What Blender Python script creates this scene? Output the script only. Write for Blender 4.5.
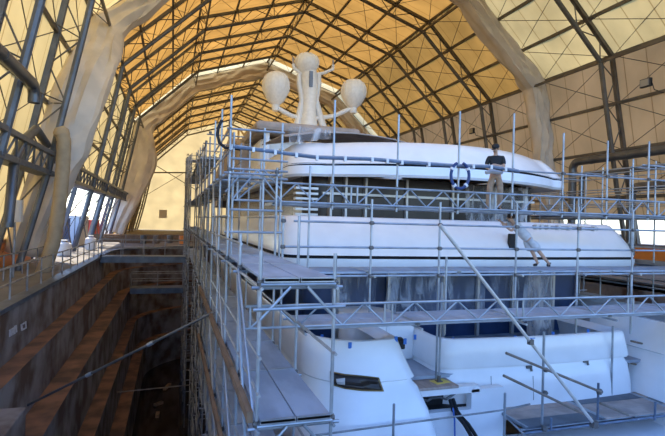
import bpy, bmesh, random
from math import *
from mathutils import Vector, Matrix, noise
from mathutils.bvhtree import BVHTree
random.seed(7)
for o in list(bpy.data.objects): bpy.data.objects.remove(o)
S = bpy.context.scene
COL = S.collection

# ------------------------------------------------------------------ camera
YAW, PIT, ROL = radians(17.8), radians(.46), radians(1.55)
FPX = 498.0
fw = Vector((sin(YAW)*cos(PIT), cos(YAW)*cos(PIT), sin(PIT)))
r0 = Vector((cos(YAW), -sin(YAW), 0)); u0 = r0.cross(fw)
r1 = r0*cos(ROL)+u0*sin(ROL); u1 = u0*cos(ROL)-r0*sin(ROL)
cd = bpy.data.cameras.new('camera'); cam = bpy.data.objects.new('camera', cd); COL.objects.link(cam)
cd.sensor_width = 36; cd.lens = FPX/665*36; cd.clip_end = 1000; cd.clip_start = .05
cam.matrix_world = Matrix(((r1.x, u1.x, -fw.x, 0), (r1.y, u1.y, -fw.y, 0), (r1.z, u1.z, -fw.z, 0), (0, 0, 0, 1)))
S.camera = cam
def ray(x, y): return fw + r1*((x-332.5)/FPX) + u1*((218-y)/FPX)
def atY(x, y, Y): d = ray(x, y); return d*(Y/d.y)
def atX(x, y, X): d = ray(x, y); return d*(X/d.x)
def atZ(x, y, Z): d = ray(x, y); return d*(Z/d.z)

# ------------------------------------------------------------------ world, sun, exposure
w = bpy.data.worlds.new('world'); S.world = w; w.use_nodes = True
nt = w.node_tree; bg = nt.nodes['Background']
sky = nt.nodes.new('ShaderNodeTexSky'); sky.sky_type = 'NISHITA'; sky.sun_disc = False
sky.sun_elevation = radians(42); sky.sun_rotation = radians(-20); sky.altitude = 10
sky.air_density = 1.2; sky.dust_density = .6; sky.ozone_density = 2.0
tint = nt.nodes.new('ShaderNodeMixRGB'); tint.blend_type = 'MULTIPLY'; tint.inputs[0].default_value = 1; tint.inputs[2].default_value = (.69, .83, 1.14, 1)
nt.links.new(sky.outputs[0], tint.inputs[1]); nt.links.new(tint.outputs[0], bg.inputs[0]); bg.inputs[1].default_value = .30
sl = bpy.data.lights.new('sun', 'SUN'); sl.energy = 6.6; sl.angle = radians(1); sl.color = (1, .89, .72)
so = bpy.data.objects.new('sun', sl); COL.objects.link(so)
so.rotation_euler = Vector((.30, -.62, -.74)).to_track_quat('-Z', 'Y').to_euler()
S.view_settings.view_transform = 'Standard'; S.view_settings.look = 'None'
S.view_settings.gamma = 1; S.view_settings.use_curve_mapping = False
S.view_settings.exposure = .82

# ------------------------------------------------------------------ materials
def mat(name, col, rough=.6, metal=0, var=.0, vscale=4, bump=0, bscale=20, col2=None, stretch=(1, 1, 1), spec=.5, emit=0):
    m = bpy.data.materials.new(name); m.use_nodes = True
    n = m.node_tree.nodes; L = m.node_tree.links; p = n['Principled BSDF']
    p.inputs['Base Color'].default_value = (*col, 1); p.inputs['Roughness'].default_value = rough
    p.inputs['Metallic'].default_value = metal; p.inputs['Specular IOR Level'].default_value = spec
    if emit:
        p.inputs['Emission Color'].default_value = (*col, 1); p.inputs['Emission Strength'].default_value = emit
    tc = n.new('ShaderNodeTexCoord'); mp = n.new('ShaderNodeMapping'); mp.inputs['Scale'].default_value = stretch
    L.new(tc.outputs['Object'], mp.inputs[0])
    if var or col2:
        t = n.new('ShaderNodeTexNoise'); t.inputs['Scale'].default_value = vscale; t.inputs['Detail'].default_value = 5
        L.new(mp.outputs[0], t.inputs[0])
        r = n.new('ShaderNodeValToRGB'); c2 = col2 or tuple(c*(1-var) for c in col)
        r.color_ramp.elements[0].position = .38; r.color_ramp.elements[1].position = .62
        r.color_ramp.elements[0].color = (*c2, 1); r.color_ramp.elements[1].color = (*col, 1)
        L.new(t.outputs[0], r.inputs[0]); L.new(r.outputs[0], p.inputs['Base Color'])
    if bump:
        t2 = n.new('ShaderNodeTexNoise'); t2.inputs['Scale'].default_value = bscale; t2.inputs['Detail'].default_value = 6
        L.new(mp.outputs[0], t2.inputs[0]); b = n.new('ShaderNodeBump'); b.inputs['Strength'].default_value = bump
        L.new(t2.outputs[0], b.inputs['Height']); L.new(b.outputs[0], p.inputs['Normal'])
    return m
def fabric(name, col, trans=.8, seam=1.8):
    m = bpy.data.materials.new(name); m.use_nodes = True
    n = m.node_tree.nodes; L = m.node_tree.links; n.remove(n['Principled BSDF']); out = n['Material Output']
    tc = n.new('ShaderNodeTexCoord'); t = n.new('ShaderNodeTexNoise'); t.inputs['Scale'].default_value = .35; t.inputs['Detail'].default_value = 6
    L.new(tc.outputs['Object'], t.inputs[0])
    r = n.new('ShaderNodeValToRGB'); r.color_ramp.elements[0].position = .3; r.color_ramp.elements[1].position = .7
    r.color_ramp.elements[0].color = (*[c*.82 for c in col], 1); r.color_ramp.elements[1].color = (*col, 1)
    L.new(t.outputs[0], r.inputs[0])
    sp = n.new('ShaderNodeSeparateXYZ'); L.new(tc.outputs['Object'], sp.inputs[0])
    ma = n.new('ShaderNodeMath'); ma.operation = 'PINGPONG'; ma.inputs[1].default_value = seam/2; L.new(sp.outputs['Y'], ma.inputs[0])
    lt = n.new('ShaderNodeMath'); lt.operation = 'LESS_THAN'; lt.inputs[1].default_value = .035; L.new(ma.outputs[0], lt.inputs[0])
    mx = n.new('ShaderNodeMixRGB'); mx.blend_type = 'MULTIPLY'; L.new(lt.outputs[0], mx.inputs[0]); L.new(r.outputs[0], mx.inputs[1])
    mx.inputs[2].default_value = (.72, .66, .6, 1)
    d = n.new('ShaderNodeBsdfDiffuse'); tr = n.new('ShaderNodeBsdfTranslucent'); ms = n.new('ShaderNodeMixShader')
    ms.inputs[0].default_value = trans
    L.new(mx.outputs[0], d.inputs[0]); L.new(mx.outputs[0], tr.inputs[0])
    L.new(d.outputs[0], ms.inputs[1]); L.new(tr.outputs[0], ms.inputs[2]); L.new(ms.outputs[0], out.inputs[0])
    return m
def sheet(name, col, alpha=.45):
    m = bpy.data.materials.new(name); m.use_nodes = True
    n = m.node_tree.nodes; L = m.node_tree.links; p = n['Principled BSDF']; out = n['Material Output']
    p.inputs['Base Color'].default_value = (*col, 1); p.inputs['Roughness'].default_value = .12
    tr = n.new('ShaderNodeBsdfTransparent'); ms = n.new('ShaderNodeMixShader')
    tc = n.new('ShaderNodeTexCoord'); t = n.new('ShaderNodeTexNoise'); t.inputs['Scale'].default_value = 1.3; t.inputs['Detail'].default_value = 4; t.inputs['Distortion'].default_value = 1.0
    mp = n.new('ShaderNodeMapping'); mp.inputs['Scale'].default_value = (2.2, 2, .55); mp.inputs['Rotation'].default_value = (0, .35, 0); L.new(tc.outputs['Object'], mp.inputs[0]); L.new(mp.outputs[0], t.inputs[0]); b = n.new('ShaderNodeBump'); b.inputs['Strength'].default_value = 1; b.inputs['Distance'].default_value = .3
    L.new(t.outputs[0], b.inputs['Height']); L.new(b.outputs[0], p.inputs['Normal'])
    mr = n.new('ShaderNodeMapRange'); mr.inputs[1].default_value = .45; mr.inputs[2].default_value = .68
    mr.inputs[3].default_value = alpha*.25; mr.inputs[4].default_value = min(1, alpha*1.5)
    L.new(t.outputs[0], mr.inputs[0]); L.new(mr.outputs[0], ms.inputs[0])
    L.new(tr.outputs[0], ms.inputs[1]); L.new(p.outputs[0], ms.inputs[2]); L.new(ms.outputs[0], out.inputs[0])
    return m
M = dict(
 galv=mat('galvanised_steel', (.42, .46, .50), .42, .55, .25, 3), galv2=mat('worn_shaded_steel', (.33, .33, .33), .5, .5, .4, 3),
 bluetube=mat('blue_rail', (.15, .20, .28), .45, .2, .3, 6), rust=mat('rusty_tube', (.24, .19, .15), .6, .3, .3, 5),
 palepole=mat('pale_pole', (.62, .59, .55), .5, .2, .2, 5), clamp=mat('clamp_steel', (.16, .15, .14), .55, .6),
 board=mat('deck_board', (.38, .43, .50), .75, .1, .25, 2.5, .2, 30, stretch=(1, .3, 1)), wood=mat('wood_plank', (.24, .15, .09), .8, 0, .35, 3, stretch=(4, .5, 1)),
 woodpale=mat('plywood_board', (.47, .38, .33), .8, 0, .3, 2),
 frame=mat('frame_steel', (.16, .14, .115), .55, .35, .25, 1.5), frameb=mat('frame_steel_blue', (.15, .165, .185), .5, .4, .25, 1.5),
 cable=mat('bracing_cable', (.13, .11, .09), .6, .3),
 drape=mat('drape_canvas', (.70, .61, .50), .85, 0, .15, .7, .6, 1.6), hose=mat('tan_hose', (.42, .32, .19), .7, 0, .2, 2),
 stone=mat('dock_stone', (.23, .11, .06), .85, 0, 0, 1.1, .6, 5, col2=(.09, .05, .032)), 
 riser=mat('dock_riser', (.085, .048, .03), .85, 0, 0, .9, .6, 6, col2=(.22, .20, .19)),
 ground=mat('quay_concrete', (.18, .165, .15), .85, 0, .3, .5, .3, 4), floor=mat('dock_floor_wet', (.04, .025, .015), .07, 0, .6, .9, .5, 2),
 white=mat('yacht_paint', (.86, .87, .88), .22, 0, .05, 1.5), offwhite=mat('cream_paint', (.80, .77, .72), .35, 0, .08, 1.5),  # second paint is a warmer cream for houses and mast
 stripe=mat('dark_stripe', (.012, .012, .015), .6, spec=.1), glass=mat('dark_glazing', (.045, .035, .03), .25, 0, .3, 1.2, spec=.3),
 blueglass=mat('blue_masking_film', (.025, .06, .16), .3, 0, .5, 1.2), bluetape=mat('blue_tape', (.03, .16, .55), .6),
 dome=mat('wrapped_dome', (.85, .82, .77), .35, 0, .1, 5, .3, 12), mullion=mat('mullion_aluminium', (.55, .53, .50), .4, .5),
 teak=mat('teak_deck', (.42, .33, .28), .7, 0, .25, 3, stretch=(6, 1, 1)), black=mat('matt_black', (.012, .012, .014), .7),
 canvas=mat('brown_canvas', (.42, .35, .31), .8, 0, .2, 2), gold=mat('bronze_rim', (.35, .24, .10), .35, .7),
 duct=mat('duct_metal', (.15, .155, .16), .4, .5, .3, 1), ductr=mat('duct_brown', (.25, .20, .15), .5, .3, .3, 1),
 navy=mat('navy_hose', (.02, .05, .16), .5), clip=mat('white_clip', (.75, .75, .75), .5), lamp=mat('floodlight_body', (.05, .045, .04), .5, .4),
 lampglass=mat('floodlight_glass', (.35, .33, .28), .2), cabinet=mat('cabinet_paint', (.62, .58, .50), .5),
 skin=mat('skin', (.55, .33, .22), .6), tshirt=mat('black_tshirt', (.018, .02, .024), .85), khaki=mat('khaki_trousers', (.40, .28, .19), .85, 0, .2, 8),
 whitecloth=mat('white_cotton', (.62, .62, .63), .85, 0, .15, 9), shoe=mat('dark_shoe', (.02, .02, .025), .6), hair=mat('dark_hair', (.03, .02, .015), .8),
 grey=mat('grey_cloth', (.45, .46, .48), .8), orange=mat('orange_paint', (.75, .24, .04), .5), red=mat('red_paint', (.6, .05, .03), .5), bluepaint=mat('blue_paint', (.05, .15, .5), .5),
 marking=mat('white_marking', (.62, .62, .64), .7, 0, .35, 9), yellow=mat('yellow_tape', (.70, .55, .12), .7), copper=mat('copper', (.6, .25, .08), .35, .8),
 whitebag=mat('white_bag', (.8, .8, .78), .7), steelplate=mat('steel_plate', (.13, .15, .18), .5, .4, .3, 2), logo=mat('faded_lettering', (.75, .62, .38), .8),
)
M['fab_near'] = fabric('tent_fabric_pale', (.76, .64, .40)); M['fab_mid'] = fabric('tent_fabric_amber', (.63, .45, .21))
M['fab_strip'] = fabric('tent_fabric_light_leak', (.80, .74, .56)); M['fab_far'] = fabric('tent_fabric_yellow', (.62, .46, .23))
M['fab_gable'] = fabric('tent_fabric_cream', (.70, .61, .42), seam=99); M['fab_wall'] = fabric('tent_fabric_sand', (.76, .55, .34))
M['plastic'] = sheet('plastic_sheet', (.70, .78, .90), .34); M['plasticw'] = sheet('plastic_wrap', (.70, .68, .66), .6)

# ------------------------------------------------------------------ mesh helpers
def lerp(a, b, t): return Vector(a)*(1-t)+Vector(b)*t
class MB:
    def __init__(s): s.v = []; s.f = []; s.smooth = False
    def add(s, vs, fs):
        b = len(s.v); s.v += [tuple(v) for v in vs]; s.f += [tuple(b+i for i in f) for f in fs]; return s
    def tube(s, a, b, r, n=8, r2=None, cap=True):
        a, b = Vector(a), Vector(b); d = (b-a)
        if d.length < 1e-6: return s
        d.normalize(); x = d.cross(Vector((0, 0, 1)) if abs(d.z) < .9 else Vector((1, 0, 0))).normalized(); y = d.cross(x)
        r2 = r if r2 is None else r2; vs = []
        for p, q in ((a, r), (b, r2)):
            for i in range(n):
                t = 2*pi*i/n; vs.append(p+x*cos(t)*q+y*sin(t)*q)
        fs = [(i, (i+1) % n, n+(i+1) % n, n+i) for i in range(n)]
        if cap: fs += [tuple(range(n))[::-1], tuple(range(n, 2*n))]
        return s.add(vs, fs)
    def path(s, pts, r, n=8, cap=True):
        pts = [Vector(p) for p in pts]; rs = r if isinstance(r, (list, tuple)) else [r]*len(pts); vs = []; px = None
        for i, p in enumerate(pts):
            d = (pts[min(i+1, len(pts)-1)]-pts[max(i-1, 0)]).normalized()
            x = (px - d*px.dot(d)).normalized() if px else d.cross(Vector((0, 0, 1)) if abs(d.z) < .9 else Vector((1, 0, 0))).normalized()
            px = x; y = d.cross(x)
            for k in range(n):
                t = 2*pi*k/n; vs.append(p+(x*cos(t)+y*sin(t))*rs[i])
        fs = [(i*n+k, i*n+(k+1) % n, (i+1)*n+(k+1) % n, (i+1)*n+k) for i in range(len(pts)-1) for k in range(n)]
        if cap: fs += [tuple(range(n))[::-1], tuple(range((len(pts)-1)*n, len(pts)*n))]
        s.smooth = True
        return s.add(vs, fs)
    def box(s, c, d, rz=0, m=None):
        vs = []
        R = Matrix.Rotation(rz, 3, 'Z')
        for z in (-.5, .5):
            for x, y in ((-.5, -.5), (.5, -.5), (.5, .5), (-.5, .5)):
                v = R @ Vector((x*d[0], y*d[1], z*d[2])); vs.append(v+Vector(c))
        return s.add(vs, [(3, 2, 1, 0), (4, 5, 6, 7), (0, 1, 5, 4), (1, 2, 6, 5), (2, 3, 7, 6), (3, 0, 4, 7)])
    def span(s, lo, hi): return s.box([(a+b)/2 for a, b in zip(lo, hi)], [b-a for a, b in zip(lo, hi)])
    def beam(s, a, b, wd, h):           # rectangular bar between two points
        a, b = Vector(a), Vector(b); d = (b-a).normalized(); x = d.cross(Vector((0, 0, 1)) if abs(d.z) < .95 else Vector((0, 1, 0))).normalized(); y = d.cross(x)
        vs = [p+x*i*wd/2+y*j*h/2 for p in (a, b) for i, j in ((-1, -1), (1, -1), (1, 1), (-1, 1))]
        return s.add(vs, [(3, 2, 1, 0), (4, 5, 6, 7), (0, 1, 5, 4), (1, 2, 6, 5), (2, 3, 7, 6), (3, 0, 4, 7)])
    def loft(s, rings, closed=False):
        n = len(rings[0]); vs = [p for r in rings for p in r]; m = n if closed else n-1
        return s.add(vs, [(i*n+k, i*n+(k+1) % n, (i+1)*n+(k+1) % n, (i+1)*n+k) for i in range(len(rings)-1) for k in range(m)])
    def lathe(s, c, prof, n=20):
        s.smooth = True
        return s.loft([[(c[0]+r*cos(2*pi*k/n), c[1]+r*sin(2*pi*k/n), c[2]+z) for k in range(n)] for r, z in prof], True)
    def quad(s, *p): return s.add(p, [tuple(range(len(p)))])
    def build(s, name, m, parent=None, loc=None, smooth=None, thick=0, bevel=0):
        me = bpy.data.meshes.new(name); me.from_pydata(s.v, [], s.f)
        me.materials.append(M[m] if isinstance(m, str) else m)
        if s.smooth if smooth is None else smooth:
            bm = bmesh.new(); bm.from_mesh(me)
            for f in bm.faces: f.smooth = True
            for e in bm.edges:
                if len(e.link_faces) == 2 and e.calc_face_angle(0) > radians(38): e.smooth = False
            bm.to_mesh(me); bm.free()
        me.update(); o = bpy.data.objects.new(name, me); COL.objects.link(o)
        if thick:
            md = o.modifiers.new('thickness', 'SOLIDIFY'); md.thickness = thick; md.offset = 0
        if bevel:
            md = o.modifiers.new('bevel', 'BEVEL'); md.width = bevel; md.segments = 2
        if parent:
            o.parent = parent; o.matrix_parent_inverse = Matrix.Translation(-parent.location)
        return o
def tag(o, label, cat, group=None, kind=None):
    if label: o['label'] = label
    if cat: o['category'] = cat
    if group: o['group'] = group
    if kind: o['kind'] = kind
    return o
def thing(name, label, cat, loc=(0, 0, 0), group=None):
    o = bpy.data.objects.new(name, None); COL.objects.link(o); o.location = loc; o.empty_display_size = .1
    return tag(o, label, cat, group)
def struct(o): o['kind'] = 'structure'; return o
ORD = ['first', 'second', 'third', 'fourth', 'fifth', 'sixth', 'seventh', 'eighth', 'ninth', 'tenth', 'eleventh', 'twelfth', 'thirteenth', 'fourteenth', 'fifteenth', 'sixteenth', 'seventeenth', 'eighteenth', 'nineteenth', 'twentieth', 'twenty-first', 'twenty-second', 'twenty-third', 'twenty-fourth', 'twenty-fifth']

# ------------------------------------------------------------------ dock: quays, stepped walls, floor
QZ = -2.75
def dock_path(o, yend=50, x0=-4.45, ystart=-3, R=9):
    pts = [(x0+o, ystart+i*(yend-R-ystart)/20) for i in range(20)]
    for i in range(13):
        t = pi-i*(pi/2)/12; pts.append((x0+R+(R-o)*cos(t), yend-R+(R-o)*sin(t)))
    pts += [(x0+R+i*3.5, yend-o) for i in range(1, 7)]
    return pts
def ringz(p, z): return [(x, y, z) for x, y in p]
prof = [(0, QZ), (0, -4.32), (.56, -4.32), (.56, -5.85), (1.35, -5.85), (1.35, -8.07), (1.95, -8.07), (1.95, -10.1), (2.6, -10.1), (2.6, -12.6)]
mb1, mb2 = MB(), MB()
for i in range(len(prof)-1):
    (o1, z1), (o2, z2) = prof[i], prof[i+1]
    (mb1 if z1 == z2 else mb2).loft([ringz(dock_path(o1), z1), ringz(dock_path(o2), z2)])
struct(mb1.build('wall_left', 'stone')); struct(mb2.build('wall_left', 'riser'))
b = MB(); b.span((-2, -3, -13), (32, 60, -12.5)); struct(b.build('floor', 'floor'))
g = MB(); pth = dock_path(-.35)
g.loft([ringz([(max(-60, x-60) if i < 20 else (x-60 if i < 26 else x), y if i < 26 else 200) for i, (x, y) in enumerate(pth)], QZ-.02), ringz(pth, QZ-.02)])
g2 = MB(); g2.span((-60, -3, QZ-.4), (-4.8, 50-9, QZ-.02)); g2.span((-60, 41, QZ-.4), (-4.8, 200, QZ-.02)); g2.span((-4.8, 50.35, QZ-.4), (95, 200, QZ-.02)); g2.span((23.2, -3, QZ-.4), (95, 50.35, QZ-.02))
g2.loft([[(-4.8, 41+i*.78, QZ-.02) for i in range(13)], ringz([p for p in dock_path(-.35)[20:33]], QZ-.02)])
struct(g2.build('ground', 'ground'))
c = MB(); rr = [(-.42, QZ-.02), (-.42, QZ+.07), (.04, QZ+.07), (.04, QZ-.06)]
c.loft([ringz(dock_path(o), z) for o, z in rr]); struct(c.build('trim_1', 'steelplate'))
rw = MB(); xr = 22.9
for (o1, z1), (o2, z2) in zip(prof, prof[1:]): rw.quad((xr-o1, -3, z1), (xr-o1, 50, z1), (xr-o2, 50, z2), (xr-o2, -3, z2))
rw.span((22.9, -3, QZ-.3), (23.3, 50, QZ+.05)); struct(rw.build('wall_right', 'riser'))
b = MB(); b.span((-5, -3.3, -12.6), (23, -3, QZ)); struct(b.build('wall_front', 'riser'))  # unseen end wall behind the camera, added to cut skylight in the dock
# blocks at the near end of the steps
for a, bb, lab in (((-4.45, 12.2, -12), (-3.3, 14.0, -4.75), 'dark stone pier block rising from the dock steps at lower left'),):
    b = MB(); b.span(a, bb); tag(b.build('stone_pier', 'riser', bevel=.04), lab, 'stone block')
# worn white painted marking characters on the dock wall
def onwall(x, y): return atX(x, y, -4.44)
for k, (pts, nm) in enumerate((([[(9, 330), (15, 326.5), (15.3, 333.5), (9.2, 337)], [(14, 326), (16.5, 325), (17, 332), (14.6, 333)]], 'one'), ([[(20.5, 324.5), (22, 323.6), (22.4, 330), (21, 331)], [(22, 323.6), (26, 321), (26.2, 322.6), (22.2, 325)], [(24.9, 321.5), (26, 321), (26.4, 328), (25.2, 328.6)], [(21.5, 329.4), (26, 327), (26.2, 328.4), (21.6, 331)]], 'two'))):
    b = MB()
    for q in pts:
        P4 = [onwall(*p) for p in q]; b.add([p for p in P4]+[p+Vector((.012, 0, 0)) for p in P4], [(0, 1, 2, 3), (7, 6, 5, 4), (0, 4, 5, 1), (1, 5, 6, 2), (2, 6, 7, 3), (3, 7, 4, 0)])
    o = b.build('painted_marking', 'marking'); struct(o)

# ------------------------------------------------------------------ hangar
FY = [13.4+7.2*k for k in range(15)]
XR = 12.25
half = [(-8.3, QZ), (-7.05, 2.4), (-6.38, 5.8), (-5.72, 9.1), (-5.1, 12.4), (-2.77, 14.67), (-.43, 16.93), (1.9, 19.2), (5.35, 20.33), (8.8, 21.47), (12.25, 22.6)]
prof_o = half + [(2*XR-x, z) for x, z in half[-2::-1]]         # 21 nodes across
NN = len(prof_o)
def offs(d):       # inward offset of the polygon
    out = []
    for i, (x, z) in enumerate(prof_o):
        a = Vector(prof_o[max(i-1, 0)]); bq = Vector(prof_o[min(i+1, NN-1)]); p = Vector((x, z))
        d1 = (p-a).normalized() if i else (bq-p).normalized(); d2 = (bq-p).normalized() if i < NN-1 else d1
        n1 = Vector((d1.y, -d1.x)); n2 = Vector((d2.y, -d2.x)); n = (n1+n2).normalized(); q = p+n*(d/max(.5, n.dot(n1)))
        out.append((q.x, q.y))
    return out
prof_i = offs(1.15); prof_s = offs(-.12)
WALLN = 4
# fabric skin, bay by bay
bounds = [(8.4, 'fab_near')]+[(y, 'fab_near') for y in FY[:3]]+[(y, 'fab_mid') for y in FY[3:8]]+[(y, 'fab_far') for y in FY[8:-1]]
def skin_patch(i0, i1, ya, yb, m, name, cut=1):
    b = MB(); sub = 4
    cols = []
    for i in range(i0, i1+1): cols.append(prof_s[i])
    if cut < 1: cols[-1] = tuple(lerp((*cols[-2], 0), (*cols[-1], 0), .3)[:2])
    rows = []
    for j in range(sub+1):
        t = j/sub; y = ya+(yb-ya)*t; sag = .12*sin(pi*t)
        rows.append([(x+(0 if i0+k in (0, NN-1) else (XR-x)/20*sag), y, z-sag*.6*(1 if 0 < i0+k < NN-1 else 0)) for k, (x, z) in enumerate(cols)])
    b.loft(rows); return struct(b.build(name, m, smooth=False, thick=.01))
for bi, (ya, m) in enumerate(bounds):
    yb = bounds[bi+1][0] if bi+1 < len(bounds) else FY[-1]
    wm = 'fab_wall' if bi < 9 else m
    if bi == 8:      # bay before the far wrapped frame ends in light leak painted as whiter fabric
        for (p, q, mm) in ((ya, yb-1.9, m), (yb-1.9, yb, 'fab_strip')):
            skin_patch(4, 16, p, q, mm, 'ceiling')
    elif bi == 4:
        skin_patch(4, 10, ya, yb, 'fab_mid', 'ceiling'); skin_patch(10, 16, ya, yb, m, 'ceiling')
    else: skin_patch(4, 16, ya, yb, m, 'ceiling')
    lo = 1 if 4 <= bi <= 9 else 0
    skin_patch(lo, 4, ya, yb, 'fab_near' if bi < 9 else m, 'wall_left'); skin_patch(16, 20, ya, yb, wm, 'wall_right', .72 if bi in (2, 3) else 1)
# gable
b = MB(); yg = FY[-1]+.1
b.add([(x, yg, z) for x, z in prof_s], [tuple(range(NN))]); struct(b.build('wall_back', 'fab_gable', thick=.01))
b = MB(); p = atY(163, 214, yg-.1); b.span((p.x-.8, yg-.16, p.z-.9), (p.x+.8, yg-.1, p.z+.9)); struct(b.build('window_1', 'cabinet'))
# faint lettering on the gable
tc = bpy.data.curves.new('gable_lettering', 'FONT'); tc.body = 'AMA'; tc.size = 4.6; tc.extrude = .01
tmpo = bpy.data.objects.new('tmp_text', tc); COL.objects.link(tmpo); tme = bpy.data.meshes.new_from_object(tmpo.evaluated_get(bpy.context.evaluated_depsgraph_get())); bpy.data.objects.remove(tmpo)
tme.materials.clear(); tme.materials.append(M['logo']); to = bpy.data.objects.new('gable_lettering', tme); COL.objects.link(to)
p = atY(222, 140, yg-.2); to.location = (p.x, yg-.2, p.z); to.rotation_euler = (pi/2, 0, 0); tag(to, 'large faint capital letters on the cream end wall of the hangar', 'lettering')

def v3(p, y): return Vector((p[0], y, p[1]))
BLUE = {0, 1, 2}
for k, y in enumerate(FY):
    where = 'end' if k == 14 else ORD[k]
    t = thing('hangar_frame', f'{where} steel lattice arch frame of the hangar counted from the camera' if k < 14 else 'steel lattice arch frame against the cream end wall', 'hangar frame', (XR, y, QZ), 'lattice arch frames of the hangar')
    hi = k < 6
    for side in (0, 1):
        o_, i_, w_ = MB(), MB(), MB(); zz = []
        idx = range(0, 11) if side == 0 else range(10, 21)
        idx = list(idx); r = .165
        for a, c2 in zip(idx, idx[1:]):
            o_.beam(v3(prof_o[a], y), v3(prof_o[c2], y), .30, .26)
            i_.tube(v3(prof_i[a], y-.02), v3(prof_i[c2], y-.02), r, 8 if hi else 6)
            A, B2 = v3(prof_o[a], y), v3(prof_o[c2], y); C, D = v3(prof_i[a], y), v3(prof_i[c2], y); mid = (A+B2)/2
            zz += [C, mid] if a == idx[0] else [mid]
            zz.append(D)
        mt = 'frameb' if (side == 0 and k < 8) else 'frame'
        o_.build('outer_chord', mt, t)
        if k not in (3, 8): w_.path(zz, .05, 5); w_.build('web', 'frame', t, smooth=False); i_.build('inner_chord', mt, t)
# purlins
pname = {0: 'foot', 1: 'lowest wall', 2: 'middle wall', 3: 'upper wall', 4: 'eave', 5: 'lower steep-roof', 6: 'upper steep-roof', 7: 'knee', 8: 'lower shallow-roof', 9: 'upper shallow-roof', 10: 'ridge'}
for i in range(1, NN-1):
    j = i if i <= 10 else 20-i; sd = 'left' if i < 10 else 'right'
    heavy = j in (4, 7, 10)
    t = thing('roof_purlin', (f'long steel {pname[j]} purlin on the {sd} side of the hangar' if j < 10 else 'heavy lattice ridge purlin along the top of the hangar'), 'purlin', (prof_o[i][0], FY[0], prof_o[i][1]), 'long purlins of the hangar')
    bm_ = MB(); bm_.beam(v3(prof_o[i], 8.4), v3(prof_o[i], FY[-1]), .17, .22); bm_.build('top_rail', 'frame', t)
    w_ = MB()
    if heavy:
        lo = prof_i[i]; bm2 = MB(); bm2.beam(v3(lo, 8.4), v3(lo, FY[-1]), .15, .18); bm2.build('bottom_rail', 'frame', t)
        w_.path([v3(prof_o[i] if q % 2 == 0 else lo, FY[0]+q*1.2) for q in range(85)], .04, 4); w_.build('web', 'frame', t, smooth=False)
    else:   # fly braces back to the frames
        for k in range(15):
            if k in (3, 8): continue
            w_ = MB(); w_.path([v3(prof_o[i], max(FY[0], FY[k]-1.5)), v3(prof_i[i], FY[k]), v3(prof_o[i], FY[k]+(1.5 if k < 14 else 0))], .036, 4); w_.build('fly_brace', 'frame', t, smooth=False)
# cross bracing
for k in range(13):
    for i in range(0, NN-1):
        if k > 9 and 3 < i < 16 and i % 2: continue
        j = i if i < 10 else 19-i; sd = 'left' if i < 10 else 'right'
        seg = ['bottom wall', 'lower wall', 'middle wall', 'top wall', 'lowest steep-roof', 'middle steep-roof', 'top steep-roof', 'lowest shallow-roof', 'middle shallow-roof', 'top shallow-roof'][j]
        b = MB(); A, B2 = prof_o[i], prof_o[i+1]; y1, y2 = FY[k], FY[k+1]
        c = ((A[0]+B2[0])/2, (A[1]+B2[1])/2)
        t = thing('cross_brace', f'pair of crossed bracing rods in the {sd} {seg} panel, {ORD[k]} bay from the camera', 'cross brace', (c[0], y1, c[1]), f'crossed bracing rods in the {sd} side panels')
        b.tube(v3(A, y1+.1), v3(B2, y2-.1), .026, 4); b.build('rod', 'cable', t); b = MB(); b.tube(v3(B2, y1+.1), v3(A, y2-.1), .026, 4); b.build('rod', 'cable', t)
# gable posts
for x, lab in ((11.6, 'tall slim post under the ridge of the cream end wall'),):
    b = MB(); b.beam((x, yg-.4, QZ), (x, yg-.4, 22.2), .3, .3); tag(b.build('gable_post', 'frame'), lab, 'post')
b = MB(); b.beam((-8, yg-.4, 9.4), (32, yg-.4, 11.5), .2, .28); tag(b.build('gable_rail', 'frame'), 'slim horizontal rail across the cream end wall', 'rail')
b = MB(); b.beam((-5.2, yg-.5, 12), (4.5, yg-.5, 6.4), .16, .16); b.tube((-6.5, yg-.5, 4.0), (11, yg-.5, 16), .05, 4)
tag(b.build('gable_brace', 'frame'), 'diagonal steel braces across the cream end wall', 'brace')
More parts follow.
